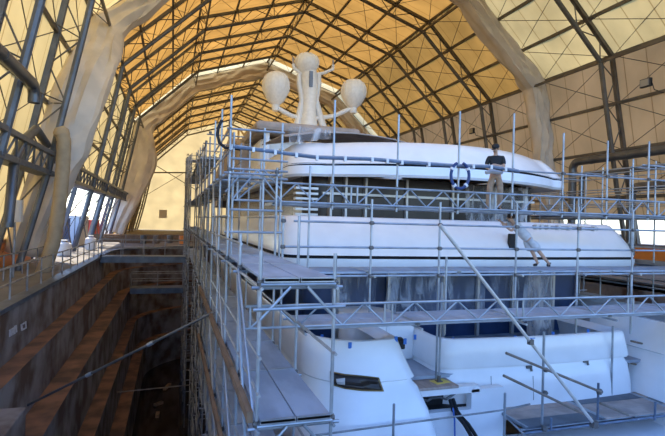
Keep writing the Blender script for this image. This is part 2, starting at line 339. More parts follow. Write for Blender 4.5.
# wrapped frames: canvas drapes
def drape(y, dep, lab, seed, dl=0.0, ywid=.8, fwd=0):
    pts = []; n_sub = 12
    po, pi_ = prof_o, offs(1.0)
    for i in range(NN-1):
        for q in range(n_sub): pts.append(i+q/n_sub)
    pts.append(NN-1); pts = [p for p in pts if p > .12]
    cross = [(0.02, -.45), (.25, -.55), (.5, -.6), (.75, -.6), (1.0, -.5), (1.06, 0), (1.04, .4), (1.0, ywid-.3), (.8, ywid), (.4, ywid)]
    cs = []
    for (a, ya), (c, yc) in zip(cross, cross[1:]):
        for q in range(3): cs.append((a+(c-a)*q/3, ya+(yc-ya)*q/3))
    cs.append(cross[-1]); rings = []
    for s in pts:
        i = min(int(s), NN-2); t = s-i
        o = lerp((*po[i], 0), (*po[i+1], 0), t); n = lerp((*pi_[i], 0), (*pi_[i+1], 0), t); d = n-o
        kk = dep + (dl*sin(pi*min(1, (4.4-s)/4.0)) if s < 4.4 else 0); sh = 0; q4 = max(0, min(1, (4.6-s)/2.6)); yo = -fwd*q4*q4*(3-2*q4)
        ring = []
        for (a, yy) in cs:
            wv = noise.noise(Vector((s*.7+seed, a*2.6, yy*.8)))*.38 + noise.noise(Vector((s*1.5+seed, a*7+3, yy*2)))*.30+.15*sin(a*13+noise.noise(Vector((s*.6, seed, 0)))*12)+.07*noise.noise(Vector((s*6, a*12, seed)))
            f = a*kk*(1+.12*noise.noise(Vector((s*.8, seed+5, 1))))+sh
            q = o+d*f
            ring.append((q.x+d.x*wv*(.35 if a > .9 else 0), y+yo+yy+wv*(.8 if a < 1 else .2), q.y+d.y*wv*(.35 if a > .9 else 0)))
        rings.append(ring)
    b = MB(); b.loft(rings); b.smooth = True
    o = b.build('canvas_drape', 'drape', thick=.02); return tag(o, lab, 'canvas drape')
drape(FY[3], 1.45, 'large beige canvas drape wrapping the nearer covered arch of the hangar', 1.3, dl=1.0, fwd=5.6)
drape(FY[8], 1.9, 'beige canvas drape wrapping the farther covered arch above the dock', 9.1, dl=1.6)
# longitudinal lattice walkway beam on the left wall
t = thing('wall_lattice_beam', 'long blue grey lattice beam running along the left wall above the quay', 'lattice beam', (-5.6, 14, 2.1))
for nm, z, x in (('top_chord', 3.0, -5.75), ('bottom_chord', 2.1, -5.95)):
    b = MB(); b.beam((x, 14, z), (x, 92, z), .22, .2); b.build(nm, 'frameb', t)
b = MB()
b.path([(-5.75 if q % 2 == 0 else -5.95, 14+q*.65, 3.0 if q % 2 == 0 else 2.1) for q in range(121)], .05, 4)
b.build('web', 'frameb', t, smooth=False)
b = MB(); b.span((-6.6, 14, 1.95), (-5.8, 60, 2.03)); b.build('walkway', 'steelplate', t)
# floodlights on right wall
for (px, py, X, lab, sc) in ((646, 83, 28.6, 'floodlight on the upper right wall purlin near the picture edge', 1), (472, 131, 29.2, 'small floodlight on the amber right wall beyond the drape', 1)):
    p = atX(px, py, X); t = thing('floodlight', lab, 'floodlight', p, 'floodlights on the right wall')
    b = MB(); b.box(p, (.22, .75, .55)); b.build('housing', 'lamp', t, bevel=.03)
    b = MB(); b.box(p+Vector((-.13, -.0, 0)), (.03, .6, .42)); b.build('glass', 'lampglass', t)
    b = MB(); b.path([p+Vector((1.0, -.42, -.62)), p+Vector((.2, -.42, -.5)), p+Vector((.0, -.4, 0))], .03, 6); b.build('bracket', 'lamp', t)
# ducts on the right wall
def arc(c, r, a0, a1, ax, n=7):     # ax: two unit vectors
    return [Vector(c)+ax[0]*r*cos(a0+(a1-a0)*i/n)+ax[1]*r*sin(a0+(a1-a0)*i/n) for i in range(n+1)]
Yv, Zv, Xv = Vector((0, 1, 0)), Vector((0, 0, 1)), Vector((1, 0, 0))
def duct(X, z, ynear, yelb, zlow, r, m, lab, name='ventilation_duct'):
    R = r*1.9; pts = [(X, ynear, z)]+[(X, y, z) for y in (yelb-R-2,)]+arc((X, yelb-R, z-R), R, pi/2, 0, (Yv, Zv))+[(X, yelb, zlow)]
    t = thing(name, lab, 'duct', (X, yelb, zlow)); b = MB(); b.path(pts, r, 14); b.build('pipe', m, t)
    yy = ynear+1
    while yy < yelb-R-1:
        c = MB(); c.tube((X, yy, z), (X, yy+.12, z), r*1.07, 14); c.build('flange', m, t); yy += 3.1
duct(28.6, 4.98, 15, 30.2, -2.7, .29, 'duct', 'large dark grey duct with elbow turning down on the right wall')
duct(28.2, 3.92, 15, 28.9, 1.2, .20, 'duct', 'thinner grey duct under the large duct on the right wall')
duct(28.0, 2.75, 15, 24.6, -1.6, .28, 'duct', 'lowest short grey pipe bending down behind the right scaffold')
# ducts on the left wall
duct(-5.0, 4.75, 13, 20.9, 4.1, .21, 'duct', 'dark grey duct running into the upper left corner')
p1 = atX(41, 136, -6.0); p2 = atX(14, 165, -6.0); p3 = atX(8, 226, -6.0)
t = thing('ventilation_duct', 'dark blue grey bent duct hanging down the left wall', 'duct', p3)
pts = [p1+Vector((0, 1.2, -.25)), p1, p1+Vector((0, -.9, .18))]+[lerp(p1+Vector((0, -.9, .18)), p2, 1-(1-q)**1.7)+Vector((0, 0, .35*sin(pi*q))) for q in (.25, .5, .75, 1)]+[p3]
b = MB(); b.path(pts, .19, 14); b.build('pipe', 'duct', t)
c = MB(); c.tube(p3+Vector((0, 0, -.05)), p3+Vector((0, 0, .12)), .22, 14); c.build('flange', 'duct', t)
# tan hose standing by the drape
hp = [atX(x, y, X) for x, y, X in ((61, 131, -4.9), (64, 140, -4.9), (63, 165, -4.95), (61, 190, -5.0), (58, 215, -5.1), (54, 240, -5.3), (48, 262, -5.5), (38, 285, -5.6))]
hp = [Vector((p.x, 28.5+(p.y-28.5)*.15, p.z)) for p in hp]
hp = []
for x, y in ((62, 133), (64, 142), (63, 165), (61, 190), (58, 215), (54, 240), (47, 262), (38, 282)): hp.append(atY(x, y, 27.0))
hp2 = []
for a_, b_ in zip(hp, hp[1:]):
    for q in range(4): hp2.append(lerp(a_, b_, q/4))
hp2.append(hp[-1])
t = thing('extraction_hose', 'thick tan fabric hose standing beside the near canvas drape', 'hose', hp2[-1])
b = MB(); b.path(hp2, [.31*(1+.05*(i % 2)) for i in range(len(hp2))], 14); b.build('hose_body', 'hose', t)
c = MB(); c.path([hp[0]+Vector((0, 0, -.1)), hp[0]+Vector((-.05, 0, .1)), hp[0]+Vector((-.12, -.05, .28))], [.36, .36, .2], 12); c.build('hose_mouth', 'hose', t)

# ------------------------------------------------------------------ quay furniture, left
def railing(path, name, lab, h=1.0, step=2.0, mtl='galv2', base=QZ+.07):
    t = thing(name, lab, 'railing', (path[0][0], path[0][1], base))
    L = 0
    for hh in (h, h*.5):
        b = MB(); b.path([(x, y, base+hh) for x, y in path], .028, 6); b.build('rail', mtl, t)
    for a, c in zip(path, path[1:]):
        d = (Vector(c)-Vector(a)); n = max(1, int(d.length/step))
        for q in range(n):
            p = Vector(a)+d*(q/n); b = MB(); b.tube((p.x, p.y, base), (p.x, p.y, base+h), .03, 6); b.build('stanchion', mtl, t)
    return t
railing([(-4.75, 12), (-4.75, 41)], 'guard_railing', 'grey guard railing along the left quay edge above the dock steps', step=1.9)
railing([(-6.3, 15), (-6.3, 33)], 'guard_railing', 'second grey railing set back on the left quay below the canvas drape', step=2.4)
railing([(4.6, 50.8), (22, 50.8)], 'guard_railing', 'guard railing across the far head of the dock', step=2)
railing([(-4, 49), (3, 51)], 'guard_railing', 'guard railing at the far left corner of the dock', step=2)
def simple(name, lab, cat, mtl, fn, group=None, bevel=0):
    b = MB(); fn(b); return tag(b.build(name, mtl, bevel=bevel), lab, cat, group)
t = thing('electric_cabinet', 'small cream electric cabinet on a post beside the near canvas drape', 'cabinet', (-6.3, 26, QZ))
b = MB(); p = atY(15, 211, 24.5); b.box(p, (.55, .35, .95)); b.build('body', 'cabinet', t, bevel=.02)
b = MB(); b.box(p+Vector((0, -.19, 0)), (.45, .02, .8)); b.build('door', 'cabinet', t)
b = MB(); b.tube((p.x, p.y, QZ), (p.x, p.y, p.z-.45), .05, 8); b.build('post', 'galv2', t)
b = MB(); b.span((-8.35, 14, QZ), (-8.1, 34.3, -1.2)); tag(b.build('low_barrier', 'orange'), 'long orange low barrier panel along the foot of the left wall', 'barrier')
for (x, y, sx, sy, sz, m, lab, nm, cat) in (
  (-6.9, 37.5, .9, 1.0, 1.0, 'whitebag', 'white sack standing on the left quay behind the tan hose', 'sack', 'sack'),
  (-6.2, 44, .8, .8, 1.1, 'whitebag', 'white sack by the left quay railing near the second drape', 'sack', 'sack'),
  (-8.6, 41, 1.2, 1.2, 1.6, 'orange', 'orange bin outside the open left wall', 'bin', 'bin'),
  (-9.4, 45, 2.5, 3, 2.4, 'bluepaint', 'blue container outside the open left wall', 'container', 'container'),
  (-9.2, 52, 2.5, 5, 2.6, 'whitebag', 'white container outside the open left wall', 'container', 'container'),
  (-8.9, 60, 2.2, 3, 2.2, 'red', 'red container farther along outside the left wall', 'container', 'container')):
    t = thing(nm, lab, cat, (x, y, QZ)); b = MB()
    if nm == 'sack':
        b.lathe((x, y, QZ), [(.02, 0), (sx*.5, .02), (sx*.56, sz*.4), (sx*.5, sz*.8), (sx*.2, sz*.95), (sx*.28, sz*1.05), (.01, sz*1.02)], 14); b.build('bag', m, t)
        c = MB(); c.tube((x, y, QZ+sz*.93), (x, y, QZ+sz*.97), sx*.24, 10); c.build('tie', 'clamp', t)
    else:
        b.span((x-sx/2, y-sy/2, QZ), (x+sx/2, y+sy/2, QZ+sz)); b.build('body', m, t, bevel=.04)
        c = MB(); c.span((x-sx/2-.04, y-sy/2-.04, QZ+sz), (x+sx/2+.04, y+sy/2+.04, QZ+sz+.08)); c.build('lid', m, t)
for (x, y, sx, sy, sz, m, lab) in ((33.5, 27, 2.5, 3, 1.6, 'orange', 'orange container outside the open right wall'), (34.5, 34, 2.5, 5, 2.3, 'steelplate', 'dark container outside the open right wall'), (31.8, 23.3, .8, .8, 2.4, 'bluepaint', 'blue locker just outside the open right wall')):
    t = thing('container', lab, 'container', (x, y, QZ)); b = MB(); b.span((x-sx/2, y-sy/2, QZ), (x+sx/2, y+sy/2, QZ+sz)); b.build('body', m, t, bevel=.04)
    c = MB(); c.span((x-sx/2-.04, y-sy/2-.04, QZ+sz), (x+sx/2+.04, y+sy/2+.04, QZ+sz+.08)); c.build('lid', m, t)
# drums and crates on the far quay
for q, (x, y) in enumerate(((-1.5, 56), (-.2, 57), (1.0, 55), (2.4, 58), (-2.8, 55))):
    b = MB(); b.lathe((x, y, QZ), [(.01, 0), (.3, 0), (.31, .3), (.29, .32), (.31, .6), (.3, .9), (.01, .9)], 12)
    tag(b.build('oil_drum', ['rust', 'clamp', 'orange', 'rust', 'duct'][q]), ['leftmost rusty', 'black', 'orange', 'rightmost rusty', 'steel grey'][[4, 1, 2, 3, 0][q]] + ' drum standing on the far dock head', 'drum', 'drums on the far quay')
for q, (x, y, l) in enumerate(((-3.6, 56, 3.2), (.4, 60, 4.4), (-6.6, 58, 2.6))):
    t = thing('timber_stack', ['low brown timber stack behind the left drums on the far quay', 'long brown timber stack at the back of the far quay', 'short brown timber stack at the left edge of the far quay'][q], 'timber stack', (x, y, QZ), 'timber stacks on the far quay')
    for r in range(3):
        for c_ in range(3): b = MB(); b.span((x-l/2, y+c_*.32, QZ+r*.28), (x+l/2+.1*r, y+c_*.32+.29, QZ+r*.28+.24)); b.build('timber', 'wood', t)
# footbridges across the dock
def bridge(y0, y1, z, xa, xb, lab):
    t = thing('footbridge', lab, 'footbridge', (xa, (y0+y1)/2, z)); b = MB(); b.span((xa, y0, z-.08), (xb, y1, z)); b.build('deck', 'steelplate', t)
    for y in (y0, y1):
        b = MB(); b.span((xa, y-.05, z-.42), (xb, y+.05, z-.08)); b.build('girder', 'steelplate', t)
        for h in (.55, 1.1): b = MB(); b.tube((xa, y, z+h), (xb, y, z+h), .028, 6); b.build('rail', 'galv2', t)
        n = int((xb-xa)/1.3)
        for q in range(n+1): b = MB(); x = xa+(xb-xa)*q/n; b.tube((x, y, z-.05), (x, y, z+1.1), .028, 6); b.build('stanchion', 'galv2', t)
bridge(36, 37.4, -2.68, -4.6, .95, 'steel footbridge with railings crossing from the left quay to the scaffold')
bridge(40.3, 41.8, -5.4, -2.9, .95, 'lower steel gangway below the footbridge inside the dock')
for q, (y, z) in enumerate(((13, -9.5), (16.5, -9.3), (21, -9.2), (27, -8.8))):
    b = MB(); b.tube((-2.4, y, z), (1.1, y, z+.1), .03, 6); tag(b.build('tie_tube', 'rust'), f'thin rusty tube across the dark dock bottom, {ORD[q]} from the camera', 'tube', 'tubes across the dark dock bottom')
# rubble and timbers in the trench
for q in range(14):
    x, y = random.uniform(-1.6, .9), random.uniform(12, 40); l = random.uniform(.5, 1.6); a = random.uniform(0, 3.14)
    b = MB(); b.box((x, y, -12.42), (l, .22, .16), a)
    tag(b.build('timber_block', 'wood'), 'rough timber block lying on the wet dock floor', 'timber block', 'timber blocks on the dock floor')

# ------------------------------------------------------------------ yacht
yacht = thing('motor_yacht', 'large white motor yacht under refit seen from its stern, wrapped in scaffolding', 'yacht', (9.2, 13, -12.4))
def deckpath(xc, hw, ys, bow, rc, yend, n=25, nc=9, ns=14):
    p = [(xc-hw, yend-(yend-ys-bow-rc)*i/ns) for i in range(ns)]
    for i in range(nc+1):
        t = pi+i*(pi/2)/nc; p.append((xc-hw+rc+rc*cos(t), ys+bow+rc+rc*sin(t)))
    for i in range(1, n):
        u = -1+2*i/n; x = xc+u*(hw-rc); p.append((x, ys+bow*abs(u)**2.0))
    q = [(2*xc-x, y) for x, y in p[:ns+nc+1]][::-1]
    return p+q
def shell(name, m, xc, hw, ys, bow, rc, yend, rings, smooth=True, sheer=0, **kw):
    b = MB(); R = []
    for (z, dx, dy) in rings:
        pp = deckpath(xc, hw-dx, ys+dy, bow, max(.25, rc-dx*.3), yend)
        R.append([(x, y, z-sheer*((x-xc)/hw)**2) for x, y in pp])
    b.loft(R); b.smooth = smooth; return b.build(name, m, yacht, **kw)
XC = 9.3
# second (middle) deck overhang
D2 = dict(xc=XC+.05, hw=6.42, ys=13.0, bow=.25, rc=.75, yend=42)
shell('middle_deck_overhang', 'white', rings=[(-1.20, .9, 1.0), (-1.26, .35, .35), (-1.34, .08, .08), (-1.22, 0, 0), (-1.02, -.01, -.01)], **D2)
shell('middle_stripe', 'stripe', rings=[(-1.02, -.012, -.012), (-1.00, .03, .03), (-.955, .035, .035), (-.935, .01, .01)], **D2)
bul2 = shell('middle_bulwark', 'white', rings=[(-.935, .01, .01), (-.55, .06, .22), (-.2, .14, .52), (.12, .28, .85), (.17, .36, .95), (.15, .48, 1.08), (-.9, .55, 1.15)], **D2)
shell('middle_deck_floor', 'teak', rings=[(-.9, .5, 1.1), (-.9, 5.9, 3.0)], **D2)
# top deck overhang
D1 = dict(xc=XC+.1, hw=5.75, ys=14.15, bow=1.6, rc=1.1, yend=44)
shell('top_deck_overhang', 'white', rings=[(1.62, .9, 1.0), (1.55, .3, .3), (1.50, .06, .06), (1.58, 0, 0), (1.86, .03, .03)], **D1)
shell('top_stripe', 'stripe', rings=[(1.86, .03, .03), (1.86, .06, .06), (1.945, .07, .07), (1.945, .05, .05)], **D1)
shell('top_bulwark', 'white', rings=[(1.945, .05, .05), (2.15, .10, .25), (2.55, .25, .65), (2.78, .38, .95), (2.80, .48, 1.1), (2.1, .55, 1.2)], sheer=.05, **D1)
shell('top_deck_floor', 'teak', rings=[(2.1, .6, 1.1), (2.1, 5.3, 3.0)], **D1)
# saloon glazing under the top deck
SL = dict(xc=XC, hw=4.9, ys=16.5, bow=.2, rc=.8, yend=42)
shell('saloon_glazing', 'glass', rings=[(-.9, 0, 0), (1.6, 0, 0)], **SL)
for x in (5.2, 5.75, 6.5, 8.1, 10.0, 11.9, 13.3):
    b = MB(); b.span((x-.04, 16.4, -.9), (x+.04, 16.75, 1.6)); b.build('mullion', 'mullion', yacht)
b = MB(); b.span((4.9, 16.42, .95), (13.7, 16.52, 1.03)); b.build('glazing_rail', 'mullion', yacht)
# louvres port side of saloon
for q in range(7):
    b = MB(); z = .02+q*.17; b.span((3.75, 15.6, z), (4.5, 15.9, z+.07)); b.build('louvre', 'mullion', yacht)
# third deck: recessed wall, ceiling floor
shell('cockpit_wall', 'blueglass', xc=XC, hw=5.3, ys=14.6, bow=.2, rc=.6, yend=40, rings=[(-3.75, 0, 0), (-1.2, 0, 0)])
for x in (4.9, 6.6, 8.6, 9.9, 11.3, 13.0): 
    b = MB(); b.span((x-.05, 14.48, -3.7), (x+.05, 14.6, -1.2)); b.build('cockpit_frame', 'mullion', yacht)
b = MB(); b.span((3.4, 10.9, -3.78), (15.2, 15, -3.7)); b.build('cockpit_floor', 'board', yacht)
# white pillars in the cockpit recess
for cx_, cy_, rr_ in ((5.2, 13.0, .75), (11.05, 12.9, .38)):
    b = MB(); b.lathe((cx_, cy_, -3.7), [(rr_, 0), (rr_*.97, 1.0), (rr_, 1.25 if rr_ > .6 else 2.45), (.02, 1.27 if rr_ > .6 else 2.45)], 20); b.build('cockpit_pillar', 'white' if rr_ > .6 else 'plasticw', yacht)
b = MB(); b.span((5.6, 12.3, -3.7), (6.4, 13.2, -2.55)); b.build('cockpit_locker', 'white', yacht, bevel=.06)
# wings with rounded corner
def wingpath(xi, ys, xo, rc, d, yend=40):
    xo -= d*.25; ys -= d; xi += d
    p = [(xo, yend-(yend-ys-rc)*i/14) for i in range(14)]
    for i in range(13):
        t = pi+i*(pi/2)/12; p.append((xo+rc+rc*cos(t), ys+rc+rc*sin(t)))
    for i in range(1, 9): p.append((xo+rc+(xi-.35-xo-rc)*i/8, ys+.05*i/8))
    for i in range(1, 6):
        t = -pi/2+i*(pi/2)/5; p.append((xi-.35+.35*cos(t), ys+.40+.35*sin(t)))
    p += [(xi, ys+1.2), (xi, ys+3.0)]
    return p
wr = [(-2.74, -.34, 'in'), (-2.62, -.22, 0), (-2.58, -.1, 0), (-2.60, -.02, 0), (-2.68, .02, 0), (-3.0, .13, 0), (-3.30, .25, 0), (-3.40, .30, 0), (-3.44, .24, 0), (-3.52, .27, 0), (-3.62, .36, 0), (-4.1, .55, 0), (-4.8, .74, 0), (-5.8, .88, 0), (-7.2, .85, 0), (-9.5, .3, 0)]
for mir in (0, 1):
    R = []
    for z, d, _ in wr:
        pp = wingpath(5.0, 10.15, 2.95, 1.25, d)
        R.append([((2*XC-.3-x) if mir else x, y, z) for x, y in pp])
    b = MB(); b.loft(R[::-1] if mir else R); b.smooth = True; wg = b.build('stern_wing', 'white', yacht)
    if not mir: wing = wg; wverts, wfaces = b.v, b.f
# hull below
R = []
for z, d in ((-5.5, 0), (-7.5, .3), (-9.5, 1.3), (-11, 3.2), (-12.0, 5.6)):
    R.append([(x, y, z) for x, y in deckpath(9.15, 6.1-d, 10.4+d*.8, .4, 1.3, 44)])
b = MB(); b.loft(R); b.smooth = True; b.build('hull', 'white', yacht)
# keel blocks
for q in range(6):
    b = MB(); b.span((8.4, 13+q*5, -12.5), (10.2, 14.2+q*5, -11.9)); tag(b.build('keel_block', 'wood', bevel=.03), f'wooden keel block under the yacht hull, {ORD[q]} from the stern', 'keel block', 'keel blocks under the hull')
# central transom block
def blockpath(d, ys=10.95, x0=6.45, x1=12.4, rc=.55):
    x0 -= d; x1 += d; ys -= d
    p = [(x0, ys+2.8), (x0, ys+1.6)]
    for i in range(9):
        t = pi+i*(pi/2)/8; p.append((x0+rc+rc*cos(t), ys+rc+rc*sin(t)))
    p += [(x0+rc+(x1-.25-x0-rc)*i/10, ys-.12*sin(pi*i/10)) for i in range(1, 10)]
    for i in range(7):
        t = -pi/2+i*(pi/2)/6; p.append((x1-.25+.25*cos(t), ys+.25+.25*sin(t)))
    p += [(x1, ys+1.6), (x1, ys+2.8)]
    return p
R = [[(x, y, z) for x, y in blockpath(d)] for z, d in ((-3.0, -.34), (-2.92, -.16), (-2.86, -.06), (-2.88, .0), (-2.95, .03), (-3.52, .12), (-3.58, .10), (-3.60, .04), (-3.66, .05), (-3.75, .10), (-4.2, .16), (-4.9, .2))]
b = MB(); b.loft(R); b.smooth = True; blk = b.build('transom', 'white', yacht); bverts, bfaces = b.v, b.f
# lower stern face left of the platform with the dark locker opening
b = MB(); b.span((5.3, 10.4, -9), (7.9, 10.62, -4.42)); b.span((5.3, 10.4, -4.02), (7.2, 10.62, -3.86)); b.span((6.98, 10.4, -4.42), (7.9, 10.62, -3.95)); b.build('lower_transom', 'white', yacht)
b = MB(); b.span((5.3, 10.9, -4.45), (7.1, 10.95, -3.95)); b.span((5.3, 10.6, -4.46), (7.1, 10.95, -4.42)); b.build('locker_recess', 'black', yacht)
b = MB(); b.span((5.3, 10.35, -3.87), (6.6, 12.2, -3.80)); b.build('boarding_step', 'teak', yacht, bevel=.02)
b = MB()
for (xa, xb) in ((5.4, 5.9), (5.95, 6.4)): b.path([(xa, 10.62, -4.15), ((xa+xb)/2, 10.5, -4.1), (xb, 10.6, -4.2), (xb+.3, 10.6, -4.05)], .03, 6)
b.build('locker_fitting', 'duct', yacht)
# steps between centre block and right wing
for q in range(5):
    b = MB(); b.span((12.75, 10.9+q*.32, -4.9), (13.35, 11.3+q*.32, -4.55+q*.19)); b.build('stair_step', 'white', yacht, bevel=.02)
# swim platform, curved white
R = []
for z, d in ((-5.15, .6), (-5.12, .1), (-5.22, 0), (-5.5, .05), (-6.2, .5), (-8, 1.5)):
    R.append([(x, y, z) for x, y in deckpath(11.6, 4.3-d, 6.9+d, .5, 1.4, 10.4)])
b = MB(); b.loft(R); n = len(R[0]); b.add(R[0], [tuple(range(n))]); b.smooth = True; b.build('swim_platform', 'white', yacht)
# superstructure above the top deck
shell('sundeck_house', 'offwhite', xc=XC, hw=4.0, ys=20.5, bow=.5, rc=1, yend=40, rings=[(2.0, 0, 0), (3.3, .3, .4), (3.7, .5, .7)])
R = [[(x, y, 2.98+.30*(1-((x-6.2)/2.6)**2)+(y-16.8)*.06) for x in [3.6+.26*i for i in range(21)]] for y in (16.8, 17.3, 18.2, 19.2, 20.2, 21.5)]
R[0] = [(x, y, z-.08) for x, y, z in R[0]]
b = MB(); b.loft(R); b.smooth = True; b.build('awning_canvas', 'canvas', yacht, thick=.04)
for x in (4.2, 8.3):
    for y in (17.2, 20.5): b = MB(); b.tube((x, y, 2.1), (x, y, 3.0), .04, 8); b.build('awning_pole', 'white', yacht)
b = MB(); b.span((4.3, 26.5, 2.1), (8.0, 30, 4.4)); b.build('wheelhouse', 'offwhite', yacht, bevel=.25)
b = MB(); b.span((3.9, 25.2, 4.6), (9.6, 33, 5.1)); b.build('hardtop', 'canvas', yacht, bevel=.2)
for x in (4.6, 9.2):
    for y in (25.9, 32): b = MB(); b.tube((x, y, 2.1), (x, y, 4.8), .14, 8); b.build('hardtop_leg', 'white', yacht)
b = MB(); b.span((5, 31, 5.3), (13, 38, 6.0)); b.build('mast_base', 'offwhite', yacht, bevel=.3)
# forward brown sloped superstructure on the port bow
b = MB(); b.add([(3.4, 30, 1.9), (3.6, 46, 1.0), (3.6, 46, 4.2), (3.8, 38, 6.1), (3.8, 30, 4.6), (9, 30, 1.9), (9, 46, 1), (9, 46, 4.2), (9, 38, 6.1), (9, 30, 4.6)], [(0, 1, 2, 3, 4), (9, 8, 7, 6, 5), (0, 4, 9, 5), (4, 3, 8, 9), (3, 2, 7, 8), (2, 1, 6, 7)])
b.build('forward_house', 'canvas', yacht, bevel=.15)
# radar mast
MY = 34
def mp(x, y, dy=0): return atY(x, y, MY+dy)
def dome(px, py, r, h, nm='radome'):
    c = mp(px, py); prof_ = [(.01, -h*.62), (r*.25, -h*.60), (r*.30, -h*.42), (r*.62, -h*.30), (r*.95, -h*.02), (r, h*.12), (r*.97, h*.28), (r*.80, h*.44), (r*.5, h*.54), (.01, h*.58)]
    b = MB(); n = 24; b.smooth = True
    b.loft([[(c.x+rr*(1+.015*(k % 2))*cos(2*pi*k/n), c.y+rr*(1+.015*(k % 2))*sin(2*pi*k/n), c.z+zz) for k in range(n)] for rr, zz in prof_], True)
    o = b.build(nm, 'dome', yacht)
    g = MB()
    for k in range(12):
        a = 2*pi*k/12; g.path([(c.x+(rr+.012)*cos(a), c.y+(rr+.012)*sin(a), c.z+zz) for rr, zz in prof_[4:9]], .018, 4)
    g.build('radome_seam', 'offwhite', o)
    o.children[0].matrix_parent_inverse = Matrix.Identity(4); o.children[0].location = (0, 0, 0)
    return c
cl = dome(276, 91, .95, 2.3); cr = dome(353.5, 96, .93, 2.1); ct = dome(307, 66, .86, 1.55)
b = MB()
for xa, xb, xc_ in ((296, 302, 299), (324, 316, 319)):
    b.path([mp(xa, 131), mp(xb+(xa-xb)*.5, 116), mp(xb, 100), mp(xc_, 84), mp(xc_, 74)], [.30, .24, .20, .18, .16], 10)
b.build('mast_leg', 'offwhite', yacht)
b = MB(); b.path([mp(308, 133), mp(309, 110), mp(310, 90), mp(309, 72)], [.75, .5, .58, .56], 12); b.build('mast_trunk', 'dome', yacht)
b = MB(); b.path([mp(278, 108), mp(284, 112), mp(292, 116), mp(303, 118), mp(320, 118), mp(334, 116), mp(345, 111), mp(352, 108)], [.16, .17, .17, .16, .16, .17, .17, .16], 10); b.build('lower_crossarm', 'offwhite', yacht)
b = MB(); b.path([mp(293, 64), mp(294, 68), mp(300, 73), mp(312, 75), mp(324, 73), mp(333, 69), mp(333, 65)], .12, 8); b.build('upper_crossarm', 'offwhite', yacht)
b = MB(); b.tube(mp(293, 66), mp(293, 57), .07, 6); b.tube(mp(333, 68), mp(333, 60), .07, 6); b.build('antenna', 'canvas', yacht)
b = MB(); b.box(mp(311, 79, -.6), (.25, .1, 1.1)); b.build('radar_panel', 'duct', yacht)
for y_ in (88, 98, 108): b = MB(); b.tube(mp(300, y_), mp(319, y_), .06, 6); b.build('mast_rung', 'offwhite', yacht)
# bronze-rimmed window in the port wing, draped on its curved surface
wb = BVHTree.FromPolygons([Vector(v) for v in wverts], wfaces); bb_ = BVHTree.FromPolygons([Vector(v) for v in bverts], bfaces)
def hit(tree, x, y, off, fallY):
    d = ray(x, y).normalized(); h = tree.ray_cast(Vector((0, 0, 0)), d)
    if h[0] is None: return atY(x, y, fallY)
    return h[0]-d*off
def patch(tree, top, bot, off, name, m, n=18, parent=yacht, fallY=10):
    def samp(pl, t):
        s = t*(len(pl)-1); i = min(int(s), len(pl)-2); f = s-i; return (pl[i][0]*(1-f)+pl[i+1][0]*f, pl[i][1]*(1-f)+pl[i+1][1]*f)
    R = []
    for r in range(5):
        row = []
        for i in range(n+1):
            a = samp(top, i/n); c = samp(bot, i/n); q = r/4; row.append(hit(tree, a[0]*(1-q)+c[0]*q, a[1]*(1-q)+c[1]*q, off, fallY))
        R.append(row)
    b = MB(); b.loft(R); b.smooth = True; return b.build(name, m, parent, thick=.01), R
rim, _ = patch(wb, [(330, 371), (345, 374), (362, 375.5), (379, 377.5)], [(330, 384.5), (345, 389), (362, 391), (384, 391.5)], .03, 'wing_window_rim', 'gold')
win, _ = patch(wb, [(331, 372.3), (345, 375.3), (362, 376.8), (378, 378.7)], [(331, 383.3), (345, 387.8), (362, 389.6), (382, 390.2)], .045, 'wing_window', 'glass')
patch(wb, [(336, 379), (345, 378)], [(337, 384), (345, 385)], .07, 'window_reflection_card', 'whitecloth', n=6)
bpy.data.objects['window_reflection_card'].name = 'reflection_patch'  # pale patch laid on the glass as a painted reflection
patch(bb_, [(527, 338.5), (535, 337.7)], [(527, 339.2), (535, 338.4)], .03, 'tape_strip', 'bluetape', n=4)
# flush handles on the transom
for (x, y) in ((529, 367), (585.5, 361)):
    p = hit(bb_, x, y, .02, 10.8); b = MB(); b.box(p, (.16, .06, .07)); b.tube(p+Vector((.04, -.03, -.02)), p+Vector((.04, -.06, -.1)), .03, 6); b.build('transom_handle', 'clamp', yacht)
for x in (491, 533): # door seams
    a_, c_ = hit(bb_, x, 376, .006, 10.8), hit(bb_, x+.6, 400, .006, 10.8); b = MB(); b.beam(a_, c_, .012, .012); b.build('door_seam', 'duct', yacht)
# blue masking tape tabs along the rims
for (x, y, Yt) in ((322, 336, 11.3), (350, 344, 10.2), (396, 338, 10.3), (405, 340, 10.3), (415, 336, 12), (453, 339, 11.3), (471, 340, 11.05), (515, 337, 11), (553, 333, 11), (588, 330.5, 11), (618, 323, 12.2), (638, 326, 12.6), (652, 326, 12)):
    p = atY(x, y, Yt); b = MB(); b.box(p-Vector((0, 0, .03)), (.07, .03, .13)); b.build('tape_tab', 'bluetape', yacht)
b = MB(); p = atY(393, 343, 10.6); b.box(p, (.5, .35, .22), -.2); b.build('fairlead_cover', 'black', yacht, bevel=.03)
b = MB(); b.box(p+Vector((-.2, -.14, 0)), (.12, .12, .2), -.5); b.build('fairlead_tip', 'copper', yacht, bevel=.02)
# black hatch by the worker & overboard rail cables
q0 = atY(512.0, 242, 13.2); b = MB(); b.box(q0, (.27, .12, .52)); tag(b.build('tool_bag', 'black', bevel=.03), 'black square bag hanging on the white bulwark beside the leaning worker', 'bag')
